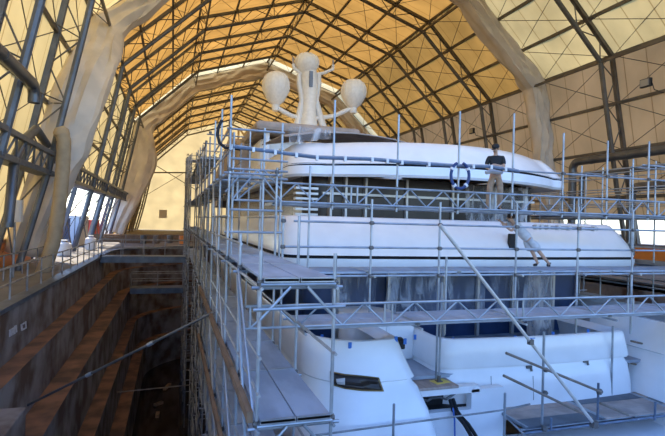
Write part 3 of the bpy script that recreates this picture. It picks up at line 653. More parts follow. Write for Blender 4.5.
# plastic sheets under the middle overhang
def hang(x0, x1, ztop, zbot, y, lab, seed, m='plastic', gather=.0):
    R = []
    for r in range(13):
        t = r/12; row = []
        for i in range(41):
            u = i/40; cx = (x0+x1)/2; x = x0+(x1-x0)*u; x = x+(cx-x)*gather*t
            a = noise.noise(Vector((u*5+seed, t*1.2, 0)))*.25+.05*sin(u*50+seed+t*3)
            row.append((x, y+a, ztop+(zbot-ztop)*t+.1*noise.noise(Vector((u*4, seed, 2)))*t))
        R.append(row)
    b = MB(); b.loft(R); b.smooth = True; return tag(b.build('plastic_sheet', m), lab, 'plastic sheet', 'plastic sheets hung under the middle deck')
hang(4.4, 6.1, -1.3, -2.9, 14.0, 'clear plastic sheet hanging under the left end of the middle deck', 1, gather=.2)
hang(6.3, 9.6, -1.3, -2.75, 13.9, 'crumpled clear plastic sheet behind the centre of the lower lattice beam', 4, gather=-.1)
hang(9.7, 12.3, -1.3, -3.1, 13.7, 'broad clear plastic sheet hanging below the leaning worker', 8, gather=.25)
hang(10.2, 13.2, 1.5, .2, 16.0, 'hazy plastic sheet over the saloon glass below the standing worker', 12, m='plasticw', gather=.1)
# plastic on the awning corner
b = MB(); R = []
for r in range(9):
    row = []
    for i in range(25):
        u = i/24; t = r/8; x = 3.7+1.5*u; row.append((x, 16.7-.15*t+.05*noise.noise(Vector((u*5, t*3, 3))), 3.25-.35*t-.9*t*(1-u)*.3+.08*noise.noise(Vector((u*9, t*4, 7)))))
    R.append(row)
b.loft(R); b.smooth = True; tag(b.build('plastic_sheet', 'plasticw'), 'cloudy plastic sheet draped over the awning corner on the top deck', 'plastic sheet')
# hose loop hanging on the top rail
lp = [atY(460+9*cos(a)*1.0, 175.5+13*sin(a), 11.2) for a in [radians(-70+320*i/24) for i in range(25)]]
t = thing('coiled_hose', 'dark blue hose loop with white ties hanging from the upper rail', 'hose', lp[0]); b = MB(); b.path(lp, .04, 8); b.build('hose_loop', 'navy', t)
for i in (3, 9, 15, 21):
    b = MB(); d = (lp[i+1]-lp[i]).normalized(); b.tube(lp[i]-d*.03, lp[i]+d*.03, .062, 8); b.build('tie', 'clip', t)
lp = [atY(x, y, 11.35) for x, y in ((222, 120), (218.5, 127), (217.5, 135), (219.5, 143), (225, 147.5), (232, 148.5), (240, 149))]
b = MB(); b.path(lp, .035, 8); tag(b.build('cable', 'black'), 'dark cable looping from the top of the left scaffold post', 'cable')

# ------------------------------------------------------------------ scaffolding
TR = .026
def clampbox(b, p, s=.085): b.pts.append((Vector(p), s)) if hasattr(b, 'pts') else b.box(p, (s, s, s*1.1))
class Clamps:
    def __init__(s): s.pts = []
    def build(s, name, m, parent):
        for p, q in s.pts[:96]:
            b = MB(); b.tube(p-Vector((0, 0, q*.55)), p+Vector((0, 0, q*.55)), q*.52, 8); b.tube(p+Vector((-q*.6, -q*.1, 0)), p+Vector((q*.6, -q*.1, 0)), q*.42, 6); b.build(name, m, parent)
def lattice(xa, xb, y, zt, zb, lab, grp, pitch=1.0):
    t = thing('lattice_beam', lab, 'lattice beam', (xa, y, zb), grp)
    for nm, z in (('top_chord', zt), ('bottom_chord', zb)):
        b = MB(); b.tube((xa, y, z), (xb, y, z), TR, 8); b.build(nm, 'galv', t)
    for x in (xa+.08, xb-.08): b = MB(); b.tube((x, y, zb), (x, y, zt), TR*.9, 8); b.build('end_post', 'galv', t)
    n = max(1, round((xb-xa-.16)/pitch)); s = (xb-xa-.16)/n
    for q in range(n):
        x = xa+.08+q*s
        for A_, B_ in (((x, y, zb), (x+s/2, y, zt)), ((x+s/2, y, zt), (x+s, y, zb))): b = MB(); b.tube(A_, B_, TR*.7, 6); b.build('web_strut', 'galv', t)
cuts1 = [1.3, 4.2, 8.15, 10.95, 14.0, 17.5, 21]
for q, (a, c) in enumerate(zip(cuts1, cuts1[1:])):
    lattice(a, c, 11.4, .88, .44, f'upper galvanised lattice beam across the yacht stern, {ORD[q]} section from the left', 'upper lattice beam sections')
cuts2 = [1.3, 4.1, 7.2, 10.3, 13.4, 17]
for q, (a, c) in enumerate(zip(cuts2, cuts2[1:])):
    lattice(a, c, 9.0, -1.56, -1.96, f'lower galvanised lattice beam across the yacht stern, {ORD[q]} section from the left', 'lower lattice beam sections', .95)
# stern scaffold upper plane
t = thing('stern_scaffold', 'upper stern scaffold frame of tall posts and rails around the top deck', 'scaffold', (8, 11.4, .4))
clp = Clamps()
PX = [3.66, 5.36, 7.12, 8.81, 10.5, 12.1, 13.7, 15.4, 17.1]
PT = [2.95, 2.75, 3.0, 3.1, 2.7, 2.6, 2.7, 2.6, 2.6]
for x, zt in zip(PX, PT):
    b = MB(); b.tube((x, 11.45, .3), (x, 11.45, zt), TR*1.05, 8); b.build('post', 'galv', t)
    for z in (.44, .88, 1.55): clampbox(clp, (x, 11.43, z))
for z, xa, xb, m in ((1.55, 8.9, 21, 'galv'), (1.98, 13.5, 21, 'galv')):
    b = MB(); b.tube((xa, 11.5, z), (xb, 11.5, z), TR, 8); b.build('ledger', m, t)
clp.build('clamp', 'clamp', t)
# bundled cables clipped along the rail (blue sections with white clips)
t = thing('cable_bundle', 'blue cable bundle with white clips running along the upper stern rail', 'cable bundle', (1.3, 11.3, 1.6))
cb = [(1.2, 11.3, 1.62), (2.2, 11.3, 1.56), (3.2, 11.3, 1.50), (4.6, 11.3, 1.55), (5.4, 11.3, 1.53), (6.9, 11.3, 1.53), (8.0, 11.3, 1.57), (8.9, 11.3, 1.5)]
b = MB(); b.path(cb, .032, 8); b.build('cables', 'bluetube', t)
b = MB(); b.path([(x, y+.03, z+.045) for x, y, z in cb], .022, 8); b.build('rail_tube', 'galv', t)
for i, ((a, c)) in enumerate(zip(cb, cb[1:])):
    for q in (.0, .5):
        p = lerp(a, c, q); b = MB(); b.box(p, (.06, .11, .11)); b.build('clip', 'clip', t)
# boards of upper walkway
def plank(x0, x1, y0, y1, z, lab, grp, m='board', th=.05):
    t = thing('scaffold_plank', lab, 'scaffold plank', (x0, y0, z), grp)
    b = MB(); b.span((x0, y0, z-th), (x1, y1, z)); b.build('deck', m, t, bevel=.008)
    b = MB()
    along = (x1-x0) > (y1-y0)
    if along:
        for x in (x0, x1-.05): b = MB(); b.span((x, y0, z-th-.01), (x+.05, y1, z+.006)); b.build('end_cap', 'galv', t)
    else:
        for y in (y0, y1-.05): b = MB(); b.span((x0, y, z-th-.01), (x1, y+.05, z+.006)); b.build('end_cap', 'galv', t)
    return t
for q, (a, c) in enumerate(((2.2, 4.6), (4.6, 7.1), (7.1, 9.6), (9.6, 12.1), (12.1, 14.6), (14.6, 17.1))):
    for r, (y0, y1) in enumerate(((11.5, 12.0), (12.03, 12.55))):
        plank(a+.01, c-.01, y0, y1, .42, f'upper stern walkway plank, {ORD[q]} bay from the left, {"front" if r == 0 else "rear"} row', 'upper stern walkway planks')
# middle plane A: posts, two rails and boards
t = thing('stern_scaffold', 'middle stern scaffold with long guard rails in front of the middle deck', 'scaffold', (8, 10.9, -3))
clp = Clamps()
AX = [2.35, 4.47, 6.29, 8.55, 10.56, 12.5, 14.6, 16.6]; AT = [.1, .56, .56, .62, .6, .58, .6, .6]; AB = [-3.2, -2.1, -3.8, -2.2, -2.3, -2.3, -2.3, -2.3]
for x, zt, zb in zip(AX, AT, AB):
    b = MB(); b.tube((x, 10.9, zb), (x, 10.9, zt), TR*1.05, 8); b.build('post', 'galv', t)
    for z in (0, -.58, -1.25): clampbox(clp, (x, 10.88, z))
    b = MB(); b.tube((x, 10.6, -1.24), (x, 12.9, -1.24), TR, 8); b.build('transom', 'galv', t)
for z, xa in ((0.0, 2.6), (-.58, 2.4), (-1.25, 2.3)):
    b = MB(); b.tube((xa, 10.94, z), (17, 10.94, z), TR, 8); b.build('ledger', 'galv', t)
clp.build('clamp', 'clamp', t)
for q, (a, c) in enumerate(((2.6, 4.5), (4.5, 7), (7, 9.5), (9.5, 12), (12, 14.5), (14.5, 17))):
    for r, (y0, y1) in enumerate(((11.1, 11.68), (11.71, 12.32))):
        plank(a+.01, c-.01, y0, y1, -1.165, f'middle stern walkway plank, {ORD[q]} bay from the left, {["front", "rear"][r]} row', 'middle stern walkway planks')
# pipe with white clips below worker rail (right)
t = thing('cable_bundle', 'white clipped pipe along the rail right of the leaning worker', 'cable bundle', (11.1, 13, .05))
pa, pb = atY(533, 227, 13.2), atY(597, 229, 13.2); b = MB(); b.tube(pa, pb, .06, 8); b.build('cables', 'galv', t)
for q in (.05, .12, .22, .38, .55, .75, .95): b = MB(); b.box(lerp(pa, pb, q), (.1, .16, .17)); b.build('clip', 'clip', t)
# lower walkway between beam 2 and stern
for q, (a, c) in enumerate(((2.4, 4.8), (4.8, 7.3), (7.3, 9.8), (9.8, 12.3), (12.3, 14.8), (14.8, 17.2))):
    for r, (y0, y1) in enumerate(((9.1, 9.7), (9.73, 10.33))):
        plank(a+.01, c-.01, y0, y1, -2.0, f'lower stern walkway plank, {ORD[q]} bay from the left, {"front" if r == 0 else "rear"} row', 'lower stern walkway planks')
t = thing('stern_scaffold', 'lower stern scaffold posts carrying the lower lattice beam', 'scaffold', (8, 9.05, -5))
for (px, yt, yb) in ((447, 240, 330), (577.5, 255, 330), (632, 260, 330)):
    a_, c_ = atY(px, yt, 10.42), atY(px, yb, 10.42); b = MB(); b.tube((a_.x, 10.42, c_.z-.1), (a_.x, 10.42, a_.z-.4), TR, 8); b.build('post', 'galv', t)
for x in (2.4, 4.8, 7.3, 9.8, 12.3, 14.8): b = MB(); b.tube((x, 8.9, -2.09), (x, 10.5, -2.09), TR, 8); b.build('transom', 'galv', t)
b = MB(); b.tube((2.3, 10.4, -2.09), (17, 10.4, -2.09), TR, 8); b.build('ledger', 'galv', t)
# slim pole standing on boarding step
pt, pb = atY(445, 262, 10.6), atY(441, 382, 10.6)
t = thing('steel_prop', 'slim pale prop standing on the boarding step over a yellow patch', 'prop', (pb.x, 10.7, -3.8)); b = MB(); b.tube((pb.x, 10.7, -3.79), (pb.x+.02, 10.7, -1.4), TR, 8); b.build('tube', 'galv', t)
b = MB(); b.box((pb.x, 10.7, -3.785), (.14, .14, .03)); b.tube((pb.x, 10.7, -3.77), (pb.x, 10.7, -3.65), .045, 8); b.build('foot', 'clamp', t)
b = MB(); b.box((pb.x+.03, 10.7, -3.798), (.42, .3, .012), .2); tag(b.build('tape_patch', 'yellow'), 'yellow square patch under the prop on the boarding step', 'patch')
# long diagonal brace
a_, c_ = atY(440, 225, 8.85), atY(594, 424, 8.85)
t = thing('diagonal_brace', 'long pale diagonal pole crossing in front of the stern to the lower platform', 'pole', c_)
b = MB(); b.tube(a_, c_, .036, 10); b.build('tube', 'palepole', t); b = MB(); clampbox(b, c_, .13); b.build('clamp', 'clamp', t); b = MB(); clampbox(b, lerp(a_, c_, .56), .1); b.build('clamp', 'clamp', t)
# tube across dock at left
a_, c_ = Vector((1.17, 14.18, -2.59)), Vector((-3.88, 16.61, -5.6)); t = thing('diagonal_brace', 'long dark steel tube slanting across the dock from the steps to the side scaffold', 'tube', c_)
b = MB(); b.tube(a_+(a_-c_)*.02, c_, .04, 10); b.build('tube', 'duct', t)
for q in (.33, .66): b = MB(); p = lerp(a_, c_, q); d = (c_-a_).normalized(); b.tube(p-d*.09, p+d*.09, .06, 10); b.build('coupler', 'galv', t)
# lower right platform
t = thing('platform_scaffold', 'low scaffold platform frame at lower right below the transom', 'scaffold', (9.5, 9.5, -6)); clp = Clamps()
def post(px, yt, yb, Y, m='galv', parent=t):
    a_, c_ = atY(px, yt, Y), atY(px, yb, Y); b = MB(); x = (a_.x+c_.x)/2; b.tube((x, Y, c_.z), (x, Y, a_.z), TR*1.1, 8); b.build('post', m, parent); return x
x1 = post(543, 332, 424, 9.5); x2 = post(612, 326, 402, 10.75); x3 = post(598, 383, 419, 9.45, 'bluetube'); x4 = post(504.5, 393, 436, 9.5); x5 = post(655, 402, 420, 9.4, 'bluetube'); x6 = post(551, 418, 430, 9.4, 'bluetube')
x7 = post(393.5, 404, 440, 9.3)
clampbox(clp, (x3, 9.42, atY(600, 391, 9.45).z), .11); clampbox(clp, (x1, 9.42, atY(541, 369, 9.5).z)); clampbox(clp, (x1, 9.42, atY(541, 392, 9.5).z)); clampbox(clp, (x1, 9.42, -4.62), .11)
for (p, q, m) in (((506, 353), (601, 392), 'rust'), ((503.5, 375.5), (592, 418), 'rust'), ((600, 403), (628, 415), 'rust')):
    b = MB(); b.tube(atY(*p, 9.36), atY(*q, 9.36), TR*1.15, 8); b.build('guard_tube', m, t)
b = MB(); b.tube(atY(631, 341, 11.0), atY(700, 357, 11.0), TR*1.1, 8); b.tube(atY(631, 363, 11.0), atY(700, 382, 11.0), TR*1.1, 8); b.build('guard_tube', 'rust', t)
zt_ = -4.68
for yy, m in ((9.44, 'bluetube'), (9.62, 'galv'), (10.8, 'galv')):
    b = MB(); b.tube((7.75, yy, zt_), (14.6, yy, zt_), TR*1.2, 8); b.build('ledger', m, t)
b = MB(); b.tube((8.1, 10.9, zt_), (7.7, 9.4, zt_), TR, 8); b.tube((11.5, 10.9, zt_), (11.1, 9.4, zt_), TR, 8); b.build('transom', 'galv', t)
clp.build('clamp', 'clamp', t)
b = MB(); b.tube(atY(310, 436, 9.3), atY(504, 410, 9.5), .02, 6); b.tube(atY(504, 410, 9.5), atY(530, 404, 9.5), .02, 6); tag(b.build('guide_rail', 'galv2'), 'thin long rail running level in front of the lower transom', 'rail')
for q, (a, c) in enumerate(((7.85, 10.1), (10.12, 12.4), (12.42, 14.7))):
    for r in range(3):
        y0 = 9.5+r*.45
        plank(a, c, y0, y0+.43, -4.58, f'wooden platform board at lower right, {ORD[q]} length from the left, {["front", "centre", "rear"][r]} row', 'lower platform boards', 'woodpale' if (q+r) % 3 else 'steelplate')
# cables out of locker
t = thing('power_cable', 'thick black cables hanging out of the dark locker in the stern', 'cable', atY(452, 405, 10.3))
for k, pp in enumerate((((450, 400), (453, 410), (458, 417), (464, 424), (470, 434), (476, 445)), ((453, 399), (457, 411), (462, 418), (468, 424), (474, 433), (481, 445)))):
    b = MB(); b.path([atY(x, y, 10.6-.28*min(i, 3)*.8) for i, (x, y) in enumerate(pp)], .045, 8); b.build('cable', 'black', t)
b = MB(); b.path([atY(x, y, 10.2) for x, y in ((453, 408), (454.5, 420), (455, 445))], .02, 6); tag(b.build('power_cable', 'bluepaint'), 'thin blue cable hanging straight down from the dark locker', 'cable')

# side scaffold, port: three towers of bays
def side(name_lab, rows, x0, x1, levels, tops, zbase, planks=True, near=False, mtl='galv', postm=None):
    t = thing('side_scaffold', name_lab, 'scaffold', (x0, rows[0], zbase))
    clp = Clamps(); brs = []; mixm = [mtl, mtl, 'galv2']
    for i, y in enumerate(rows):
        for j, x in enumerate((x0, x1)):
            zt = tops[i][j]; b = MB(); b.tube((x, y, zbase), (x, y, zt), TR*1.05, 7); b.build('post', mixm[(i+j) % 3] if not near else mtl, t)
            for z in levels:
                if z < zt+.3: clampbox(clp, (x, y, z), .08)
        for z in levels:
            if z < max(tops[i])+.3: b = MB(); b.tube((x0-.12, y, z-.07), (x1+.12, y, z-.07), TR, 6); b.build('transom', mtl, t)
    for z in levels:
        for x in (x0, x1):
            for dz in ((0, .5, 1.0) if x == x0 else (0, 1.0)):
                ys = [y for i, y in enumerate(rows) if tops[i][0 if x == x0 else 1] >= z+dz]
                if len(ys) > 1: b = MB(); b.tube((x, ys[0]-.15, z-.07+dz), (x, ys[-1]+.15, z-.07+dz), TR*.95, 6); b.build('ledger', mtl, t)
    for i, (ya, yb) in enumerate(zip(rows, rows[1:])):
        for li, (za, zb) in enumerate(zip(levels, levels[1:])):
            if (i+li) % 2 == 0 and zb < tops[i][0]: brs.append(((x0-.03, ya, za), (x0-.03, yb, zb)))
            elif zb < tops[i][0] and not near: brs.append(((x0-.03, yb, za), (x0-.03, ya, zb)))
    for A_, B_ in brs[:98]: b = MB(); b.tube(A_, B_, TR*.8, 5); b.build('brace', mtl, t)
    clp.build('clamp', 'clamp', t)
    return t
LV = [-10.3, -8.4, -6.5, -4.62, -2.79, -.86]
rowsN = [6.8, 9.0, 11.2, 13.4, 15.6]
X0, X1 = 1.17, 2.24
side('nearest part of the port side scaffold with two planked levels', rowsN, X0, X1, LV+[1.1], [(-.42, -.45), (-.25, .1), (2.75, 1.2), (2.9, 1.6), (3.0, 2.8)], -12.5, near=True)
LV2 = LV+[1.1, 3.0, 4.9]
rowsM = [17.8+2.2*i for i in range(6)]
side('middle part of the port side scaffold rising beside the yacht', rowsM, X0, X1, LV2, [(2.85+.17*i, 2.7+.17*i) for i in range(6)], -12.5, mtl='galv2')  # duller steel colour stands in for the weaker light along this stretch
rowsF = [31+2.2*i for i in range(8)]
side('farthest dense part of the port side scaffold near the dock head', rowsF, 1.0, X1, LV2, [(3.9+.2*i, 3.9+.2*i) for i in range(8)], -12.5, mtl='galv2')  # dimmer light at the far end is put into the steel colour
allrows = rowsN+rowsM+rowsF
for li, (z, nm) in enumerate(((-.79, 'upper'), (-2.72, 'lower'), (-4.55, 'third lowest'), (-6.43, 'bottom'))):
    for i in range(0, 12 if li < 2 else 8):
        ya, yb = allrows[i], allrows[i+1]
        for r, (xa, xb) in enumerate(((X0+.04, X0+.53), (X0+.55, X1-.03))):
            plank(xa, xb, ya+.01-(.1 if i == 0 else 0), yb-.01, z, f'{nm} level side scaffold plank, {ORD[i]} bay from the camera, {"outer" if r == 0 else "inner"} row', f'{nm} level side scaffold planks')
for z, ya, yb in ((1.14, 13.4, 46), (3.04, 26, 46), (4.94, 44, 46), (-.79, 33, 46), (-2.72, 33, 46)):
    b = MB(); b.span((X0+.05, ya, z), (X1-.05, yb, z+.05)); tag(b.build('scaffold_walkway', 'board'), 'long board walkway of the port side scaffold, '+{1.14: 'beside the saloon glazing below the top deck', 3.04: 'high beside the top deck overhang', 4.94: 'short topmost one near its far end', -.79: 'far length level with the middle deck edge', -2.72: 'far length level with the yacht wing rim'}[z], 'walkway')
# toe boards of brown timber along outer edge
for li, z in enumerate((-.79, -2.72, -4.55)):
    for i in range(6):
        ya, yb = allrows[i], allrows[i+1]
        if li == 0 : continue
        b = MB(); b.span((X0-.13, ya, z-.05), (X0-.05, yb-.02, z+.10)); tag(b.build('toe_board', 'wood'), f'brown timber toe board on the {["upper", "lower", "third"][li]} side level, {ORD[i]} bay from the camera', 'toe board', 'timber toe boards of the side scaffold')
# end brackets below the two near decks and X brace
t = thing('end_frame', 'open end frame of the side scaffold with corner braces under both decks', 'scaffold frame', (X0, 6.75, -3))
for z in (-.86, -2.79):
    for A_, B_ in (((X0, 6.74, z-.02), (X1, 6.74, z-.02)), ((X0, 6.74, z-.5), (X0+.42, 6.74, z-.05)), ((X1, 6.74, z-.5), (X1-.42, 6.74, z-.05))): b = MB(); b.tube(A_, B_, TR*.9, 7); b.build('bracket', 'galv', t)
for z in (-1.22, -4.4):
    b = MB(); b.tube((X0-.1, 6.74, z), (X1+.15, 6.74, z+.02), TR, 8); b.build('crossbar', 'galv', t)
b = MB(); b.tube((X0+.02, 6.72, -1.5), (X0-.95, 9.0, -.1), TR*.8, 6) if False else b.tube((X0-.04, 6.85, -4.4), (X0-.04, 9.0, -1.0), TR*.9, 6); b.build('brace', 'galv', t)
# lattice and rails of the tower between side and stern at upper level
t = thing('corner_tower', 'corner scaffold tower joining side and stern scaffolds beside the top deck', 'scaffold tower', (1.2, 11.3, .4))
for x in (1.26, 1.95, 2.36, 3.05):
    for y, zt in ((11.3, {1.26: 1.95, 1.95: 2.1, 2.36: 2.25, 3.05: 1.3}[x]),):
        b = MB(); b.tube((x, y, -1.2), (x, y, zt), TR, 8); b.build('post', 'galv', t)
for z, xa, xb in ((2.02, 1.1, 2.4), (1.36, 1.15, 2.5), (1.13, 1.15, 2.5), (.95, 1.2, 2.5), (.22, 1.2, 2.4), (-.28, 1.1, 2.4)):
    b = MB(); b.tube((xa, 11.26, z), (xb, 11.26, z), TR, 8); b.build('ledger', 'galv', t)
for (a, c) in (((1.26, .45), (1.8, 1.13)), ((1.8, 1.13), (2.36, .45)), ((1.95, 1.13), (2.36, .7)), ((1.1, .6), (1.5, 1.1))):
    b = MB(); b.tube((a[0], 11.24, a[1]), (c[0], 11.24, c[1]), TR*.8, 6); b.build('brace', 'galv', t)
# starboard scaffold
t = thing('side_scaffold', 'starboard side scaffold beyond the right end of the yacht', 'scaffold', (16.2, 9, -12.4))
for i in range(9):
    y = 9.2+2.4*i
    for x in (16.0, 17.1, 18.6):
        b = MB(); b.tube((x, y, -12.4), (x, y, 2.6), TR*1.1, 7); b.build('post', 'galv', t)
for z in (-4.6, -3.1, -2.0, -1.3, -.6, 0.45, 1.0, 1.55, 2.3):
    for x in (16.0, 17.1, 18.6): b = MB(); b.tube((x, 9, z), (x, 29, z), TR, 6); b.build('ledger', 'galv', t)
for i in range(9):
    for z in (-4.6, -2.9, -1.3, .45, 2.3): b = MB(); b.tube((15.9, 9.2+2.4*i, z), (18.8, 9.2+2.4*i, z), TR, 6); b.build('transom', 'galv', t)
for z, nm in ((-3.0, 'lowest'), (-1.25, 'middle'), (.5, 'upper')):
    b = MB(); b.span((16.05, 9, z), (18.5, 29, z+.05)); tag(b.build('scaffold_walkway', 'steelplate'), f'{nm} grey walkway of the starboard side scaffold', 'walkway')

# ------------------------------------------------------------------ people
def skinmesh(name, verts, edges, radii, m, parent, root=0, lev=2):
    me = bpy.data.meshes.new(name); me.from_pydata([tuple(v) for v in verts], edges, []); o = bpy.data.objects.new(name, me); COL.objects.link(o)
    md = o.modifiers.new('skin', 'SKIN'); md.branch_smoothing = .6
    for i, r in enumerate(radii):
        sv = me.skin_vertices[0].data[i]; sv.radius = (r, r) if not isinstance(r, tuple) else r; sv.use_root = (i == root)
    sb = o.modifiers.new('sub', 'SUBSURF'); sb.levels = lev; sb.render_levels = lev
    dg = bpy.context.evaluated_depsgraph_get(); dg.update(); nm = bpy.data.meshes.new_from_object(o.evaluated_get(dg))
    o.modifiers.clear(); o.data = nm; nm.materials.clear(); nm.materials.append(M[m])
    for p in nm.polygons: p.use_smooth = True
    bpy.data.meshes.remove(me); o.name = name; nm.name = name
    if parent: o.parent = parent; o.matrix_parent_inverse = Matrix.Translation(-parent.location)
    return o
def person(J, loc, lab, shirt, legs, shortlegs, headgear, yaw=0, sc=1):
    """J: joint dict in local metres, front = -Y."""
    t = thing('person', lab, 'person', loc); R = Matrix.Rotation(yaw, 3, 'Z')
    W_ = lambda p: R @ (Vector(p)*sc)+Vector(loc)
    V, E, Rd, ix = [], [], [], {}
    def add(n, p, r, par=None):
        ix[n] = len(V); V.append(W_(p)); Rd.append(r)
        if par is not None: E.append((ix[par], ix[n]))
    mid = lambda a, c, q: tuple(x*(1-q)+y*q for x, y in zip(J[a], J[c]))
    add('pelvis', J['pelvis'], .13); add('waist', mid('pelvis', 'chest', .5), .115, 'pelvis'); add('chest', J['chest'], .135, 'waist'); add('neck', J['neck'], .055, 'chest')
    hd = J['head']; ch = J['face']
    add('skull', hd, .098, 'neck'); add('crown', tuple(h+(h-n)*.35 for h, n in zip(hd, J['neck'])), .07, 'skull')
    add('chin', tuple(h+f*.5+d for h, f, d in zip(hd, ch, (0, 0, -.08))), .055, 'skull')
    for s in 'LR':
        add('sh'+s, J['sh'+s], .06, 'chest'); add('el'+s, J['el'+s], .043, 'sh'+s); add('wr'+s, J['wr'+s], .028, 'el'+s); add('pa'+s, J['pa'+s], .033, 'wr'+s)
        add('hip'+s, J['hip'+s], .088, 'pelvis'); add('kn'+s, J['kn'+s], .056, 'hip'+s); add('cf'+s, mid('kn'+s, 'an'+s, .3), .056, 'kn'+s); add('an'+s, J['an'+s], .036, 'cf'+s); add('toe'+s, J['toe'+s], .032, 'an'+s)
    body = skinmesh('body', V, E, Rd, 'skin', t)
    # fingers: five short chains per hand, rooted in the palm
    for s in 'LR':
        w_, p_ = W_(J['wr'+s]), W_(J['pa'+s]); d = (p_-w_).normalized(); side_ = d.cross(Vector((0, 0, 1))).normalized(); up = side_.cross(d)
        fb = MB()
        for k, (o_, l_) in enumerate(((-.03, .062), (-.01, .075), (.01, .07), (.028, .055))):
            a0 = p_+side_*o_-d*.005; a1 = a0+d*l_*.55; a2 = a1+(d*.6-up*.8)*l_*.5; fb.path([a0, a1, a2], [.0095, .0088, .007], 6)
        a0 = p_-d*.04-side_*.03; fb.path([a0, a0-side_*.03+d*.03, a0-side_*.035+d*.06-up*.01], [.011, .0105, .008], 6)
        bm = bmesh.new(); bm.from_mesh(body.data); tmp = bpy.data.meshes.new('tmp'); tmp.from_pydata(fb.v, [], fb.f)
        for pl in tmp.polygons: pl.use_smooth = True
        bm.from_mesh(tmp); bm.to_mesh(body.data); bm.free(); bpy.data.meshes.remove(tmp)
    # nose and ears joined to the head
    hv, fv = W_(hd), (R @ Vector(ch)).normalized(); sv = fv.cross(Vector((0, 0, 1))).normalized()
    fb = MB(); fb.path([hv+fv*.09+Vector((0, 0, .01)), hv+fv*.118-Vector((0, 0, .03)), hv+fv*.10-Vector((0, 0, .045))], [.008, .017, .01], 6)
    for s in (-1, 1): fb.path([hv+sv*s*.092+Vector((0, 0, .02)), hv+sv*s*.105, hv+sv*s*.092-Vector((0, 0, .035))], [.012, .02, .01], 6)
    bm = bmesh.new(); bm.from_mesh(body.data); tmp = bpy.data.meshes.new('tmp'); tmp.from_pydata(fb.v, [], fb.f); bm.from_mesh(tmp); bm.to_mesh(body.data); bm.free()
    e = MB()
    for s in (-1, 1): e.lathe(hv+fv*.088+sv*s*.034+Vector((0, 0, .0)), [(.001, -.01), (.01, 0), (.001, .01)], 8)
    e.build('eyes', 'black', t); e = MB(); e.box(hv+fv*.083-Vector((0, 0, .072)), (.045, .03, .01)); e.build('mouth', 'red' if False else 'hair', t)
    # shirt
    ms = lambda a, c, q: W_(mid(a, c, q))
    V = [W_(mid('pelvis', 'chest', -.10)), ms('pelvis', 'chest', .5), W_(J['chest']), ms('chest', 'neck', .75)]; E = [(0, 1), (1, 2), (2, 3)]; Rd = [.185, .18, .18, .085]
    for s in 'LR':
        V += [W_(J['sh'+s]), ms('sh'+s, 'el'+s, .45), ms('sh'+s, 'el'+s, .8)]; n = len(V); E += [(2, n-3), (n-3, n-2), (n-2, n-1)]; Rd += [.085, .07, .066]
    skinmesh('shirt', V, E, Rd, shirt, t)
    V = [ms('pelvis', 'chest', .12), W_(J['pelvis'])]; E = [(0, 1)]; Rd = [.16, .165]
    for s in 'LR':
        if shortlegs: V += [W_(J['hip'+s]), ms('hip'+s, 'kn'+s, .5), ms('hip'+s, 'kn'+s, .88)]; rr = [.145, .145, .14]
        else: V += [W_(J['hip'+s]), W_(J['kn'+s]), ms('kn'+s, 'an'+s, .5), ms('kn'+s, 'an'+s, .97)]; rr = [.115, .085, .078, .066]
        n = len(V); k = len(rr); E += [(1, n-k)]+[(n-k+i, n-k+i+1) for i in range(k-1)]; Rd += rr
    skinmesh('shorts' if shortlegs else 'trousers', V, E, Rd, legs, t, root=1)
    for s in 'LR':
        a, c = W_(J['an'+s]), W_(J['toe'+s]); skinmesh('shoe', [a+Vector((0, 0, .01)), a-Vector((0, 0, .035))-(c-a)*.15, lerp(a, c, .6)-Vector((0, 0, .01)), c], [(0, 1), (1, 2), (2, 3)], [.047, .048, .046, .038], 'shoe', t, root=1)
    up = (Vector(W_(hd))-W_(J['neck'])).normalized()
    if headgear == 'cap':
        b = MB(); b.lathe((0, 0, 0), [(.104, .015), (.108, .04), (.100, .08), (.07, .112), (.01, .125)], 18); q = Vector((0, 0, 1)).rotation_difference(up)
        b.v = [tuple(q @ Vector(v)+hv+up*.02) for v in b.v]; cap = b.build('cap', 'black', t)
        b = MB(); b.path([hv+up*.03+fv*.08, hv+up*.015+fv*.15, hv+up*.0+fv*.19], [.07, .06, .03], 8); b.v = [tuple(Vector(v)) for v in b.v]
        c0 = hv+up*.02; b.v = [tuple(Vector(v)-up*((Vector(v)-c0).dot(up))*.85) for v in b.v]; b.build('cap_peak', 'black', t)
    else:
        b = MB(); b.lathe((0, 0, 0), [(.095, -.05), (.108, .0), (.104, .06), (.07, .11), (.01, .125)], 18); b.v = [tuple(Vector(v)+hv-fv*.02) for v in b.v]; b.build('hair', 'hair', t)
    return t
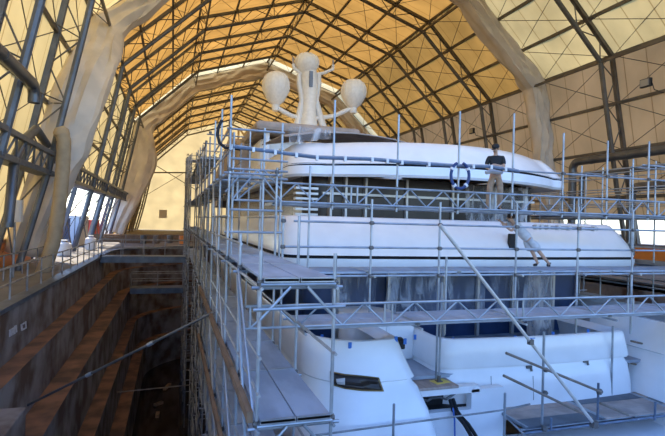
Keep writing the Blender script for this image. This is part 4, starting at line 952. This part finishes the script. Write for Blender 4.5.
# standing worker on the upper walkway, arms folded over the rail, head bowed
J1 = dict(pelvis=(0, 0, .95), chest=(0, -.02, 1.30), neck=(0, -.05, 1.50), head=(-.01, -.09, 1.615), face=(-.05, -.085, -.03),
 shL=(.18, -.02, 1.40), elL=(.20, -.12, 1.13), wrL=(-.02, -.29, 1.18), paL=(-.10, -.31, 1.17), shR=(-.18, -.02, 1.40), elR=(-.24, -.10, 1.13), wrR=(-.15, -.30, 1.06), paR=(-.10, -.36, 1.05),
 hipL=(.10, 0, .88), knL=(.13, -.03, .50), anL=(.12, 0, .085), toeL=(.15, -.15, .045), hipR=(-.10, 0, .88), knR=(-.14, -.04, .50), anR=(-.17, .0, .085), toeR=(-.22, -.14, .045))
L1 = (8.62, 11.95, .43)
person(J1, L1, 'standing worker in black cap, black t-shirt and khaki trousers behind the upper rail', 'tshirt', 'khaki', False, 'cap', yaw=-.6, sc=1.08)
b = MB(); p = Vector(L1)+Vector((-.28, -.28, 1.06)); b.path([p+Vector((-.22, .02, -.03)), p+Vector((-.05, 0, .02)), p+Vector((.12, -.02, 0)), p+Vector((.3, 0, .0))], [.05, .065, .06, .04], 8)
tag(b.build('rag', 'grey'), 'pale grey rag held by the standing worker at the rail', 'rag')
# leaning worker on the middle walkway
L2 = (10.22, 12.08, -1.165)
J2 = dict(pelvis=(-.30, .0, .78), chest=(-.62, .10, 1.08), neck=(-.78, .10, 1.25), head=(-.84, .10, 1.38), face=(-.09, .04, -.02),
 shL=(-.70, -.04, 1.20), elL=(-.90, -.04, 1.0), wrL=(-1.06, .06, 1.13), paL=(-1.12, .08, 1.17), shR=(-.72, .24, 1.22), elR=(-.90, .25, 1.16), wrR=(-1.03, .30, 1.27), paR=(-1.09, .32, 1.30),
 hipL=(-.28, -.08, .72), knL=(-.02, -.1, .44), anL=(.36, -.06, .10), toeL=(.40, .06, .045), hipR=(-.30, .10, .72), knR=(-.16, .0, .42), anR=(.06, .04, .10), toeR=(-.06, .10, .045))
person(J2, L2, 'worker in white shirt and shorts leaning against the middle deck bulwark, arms stretched left', 'whitecloth', 'whitecloth', True, 'hair', yaw=0, sc=1.05)
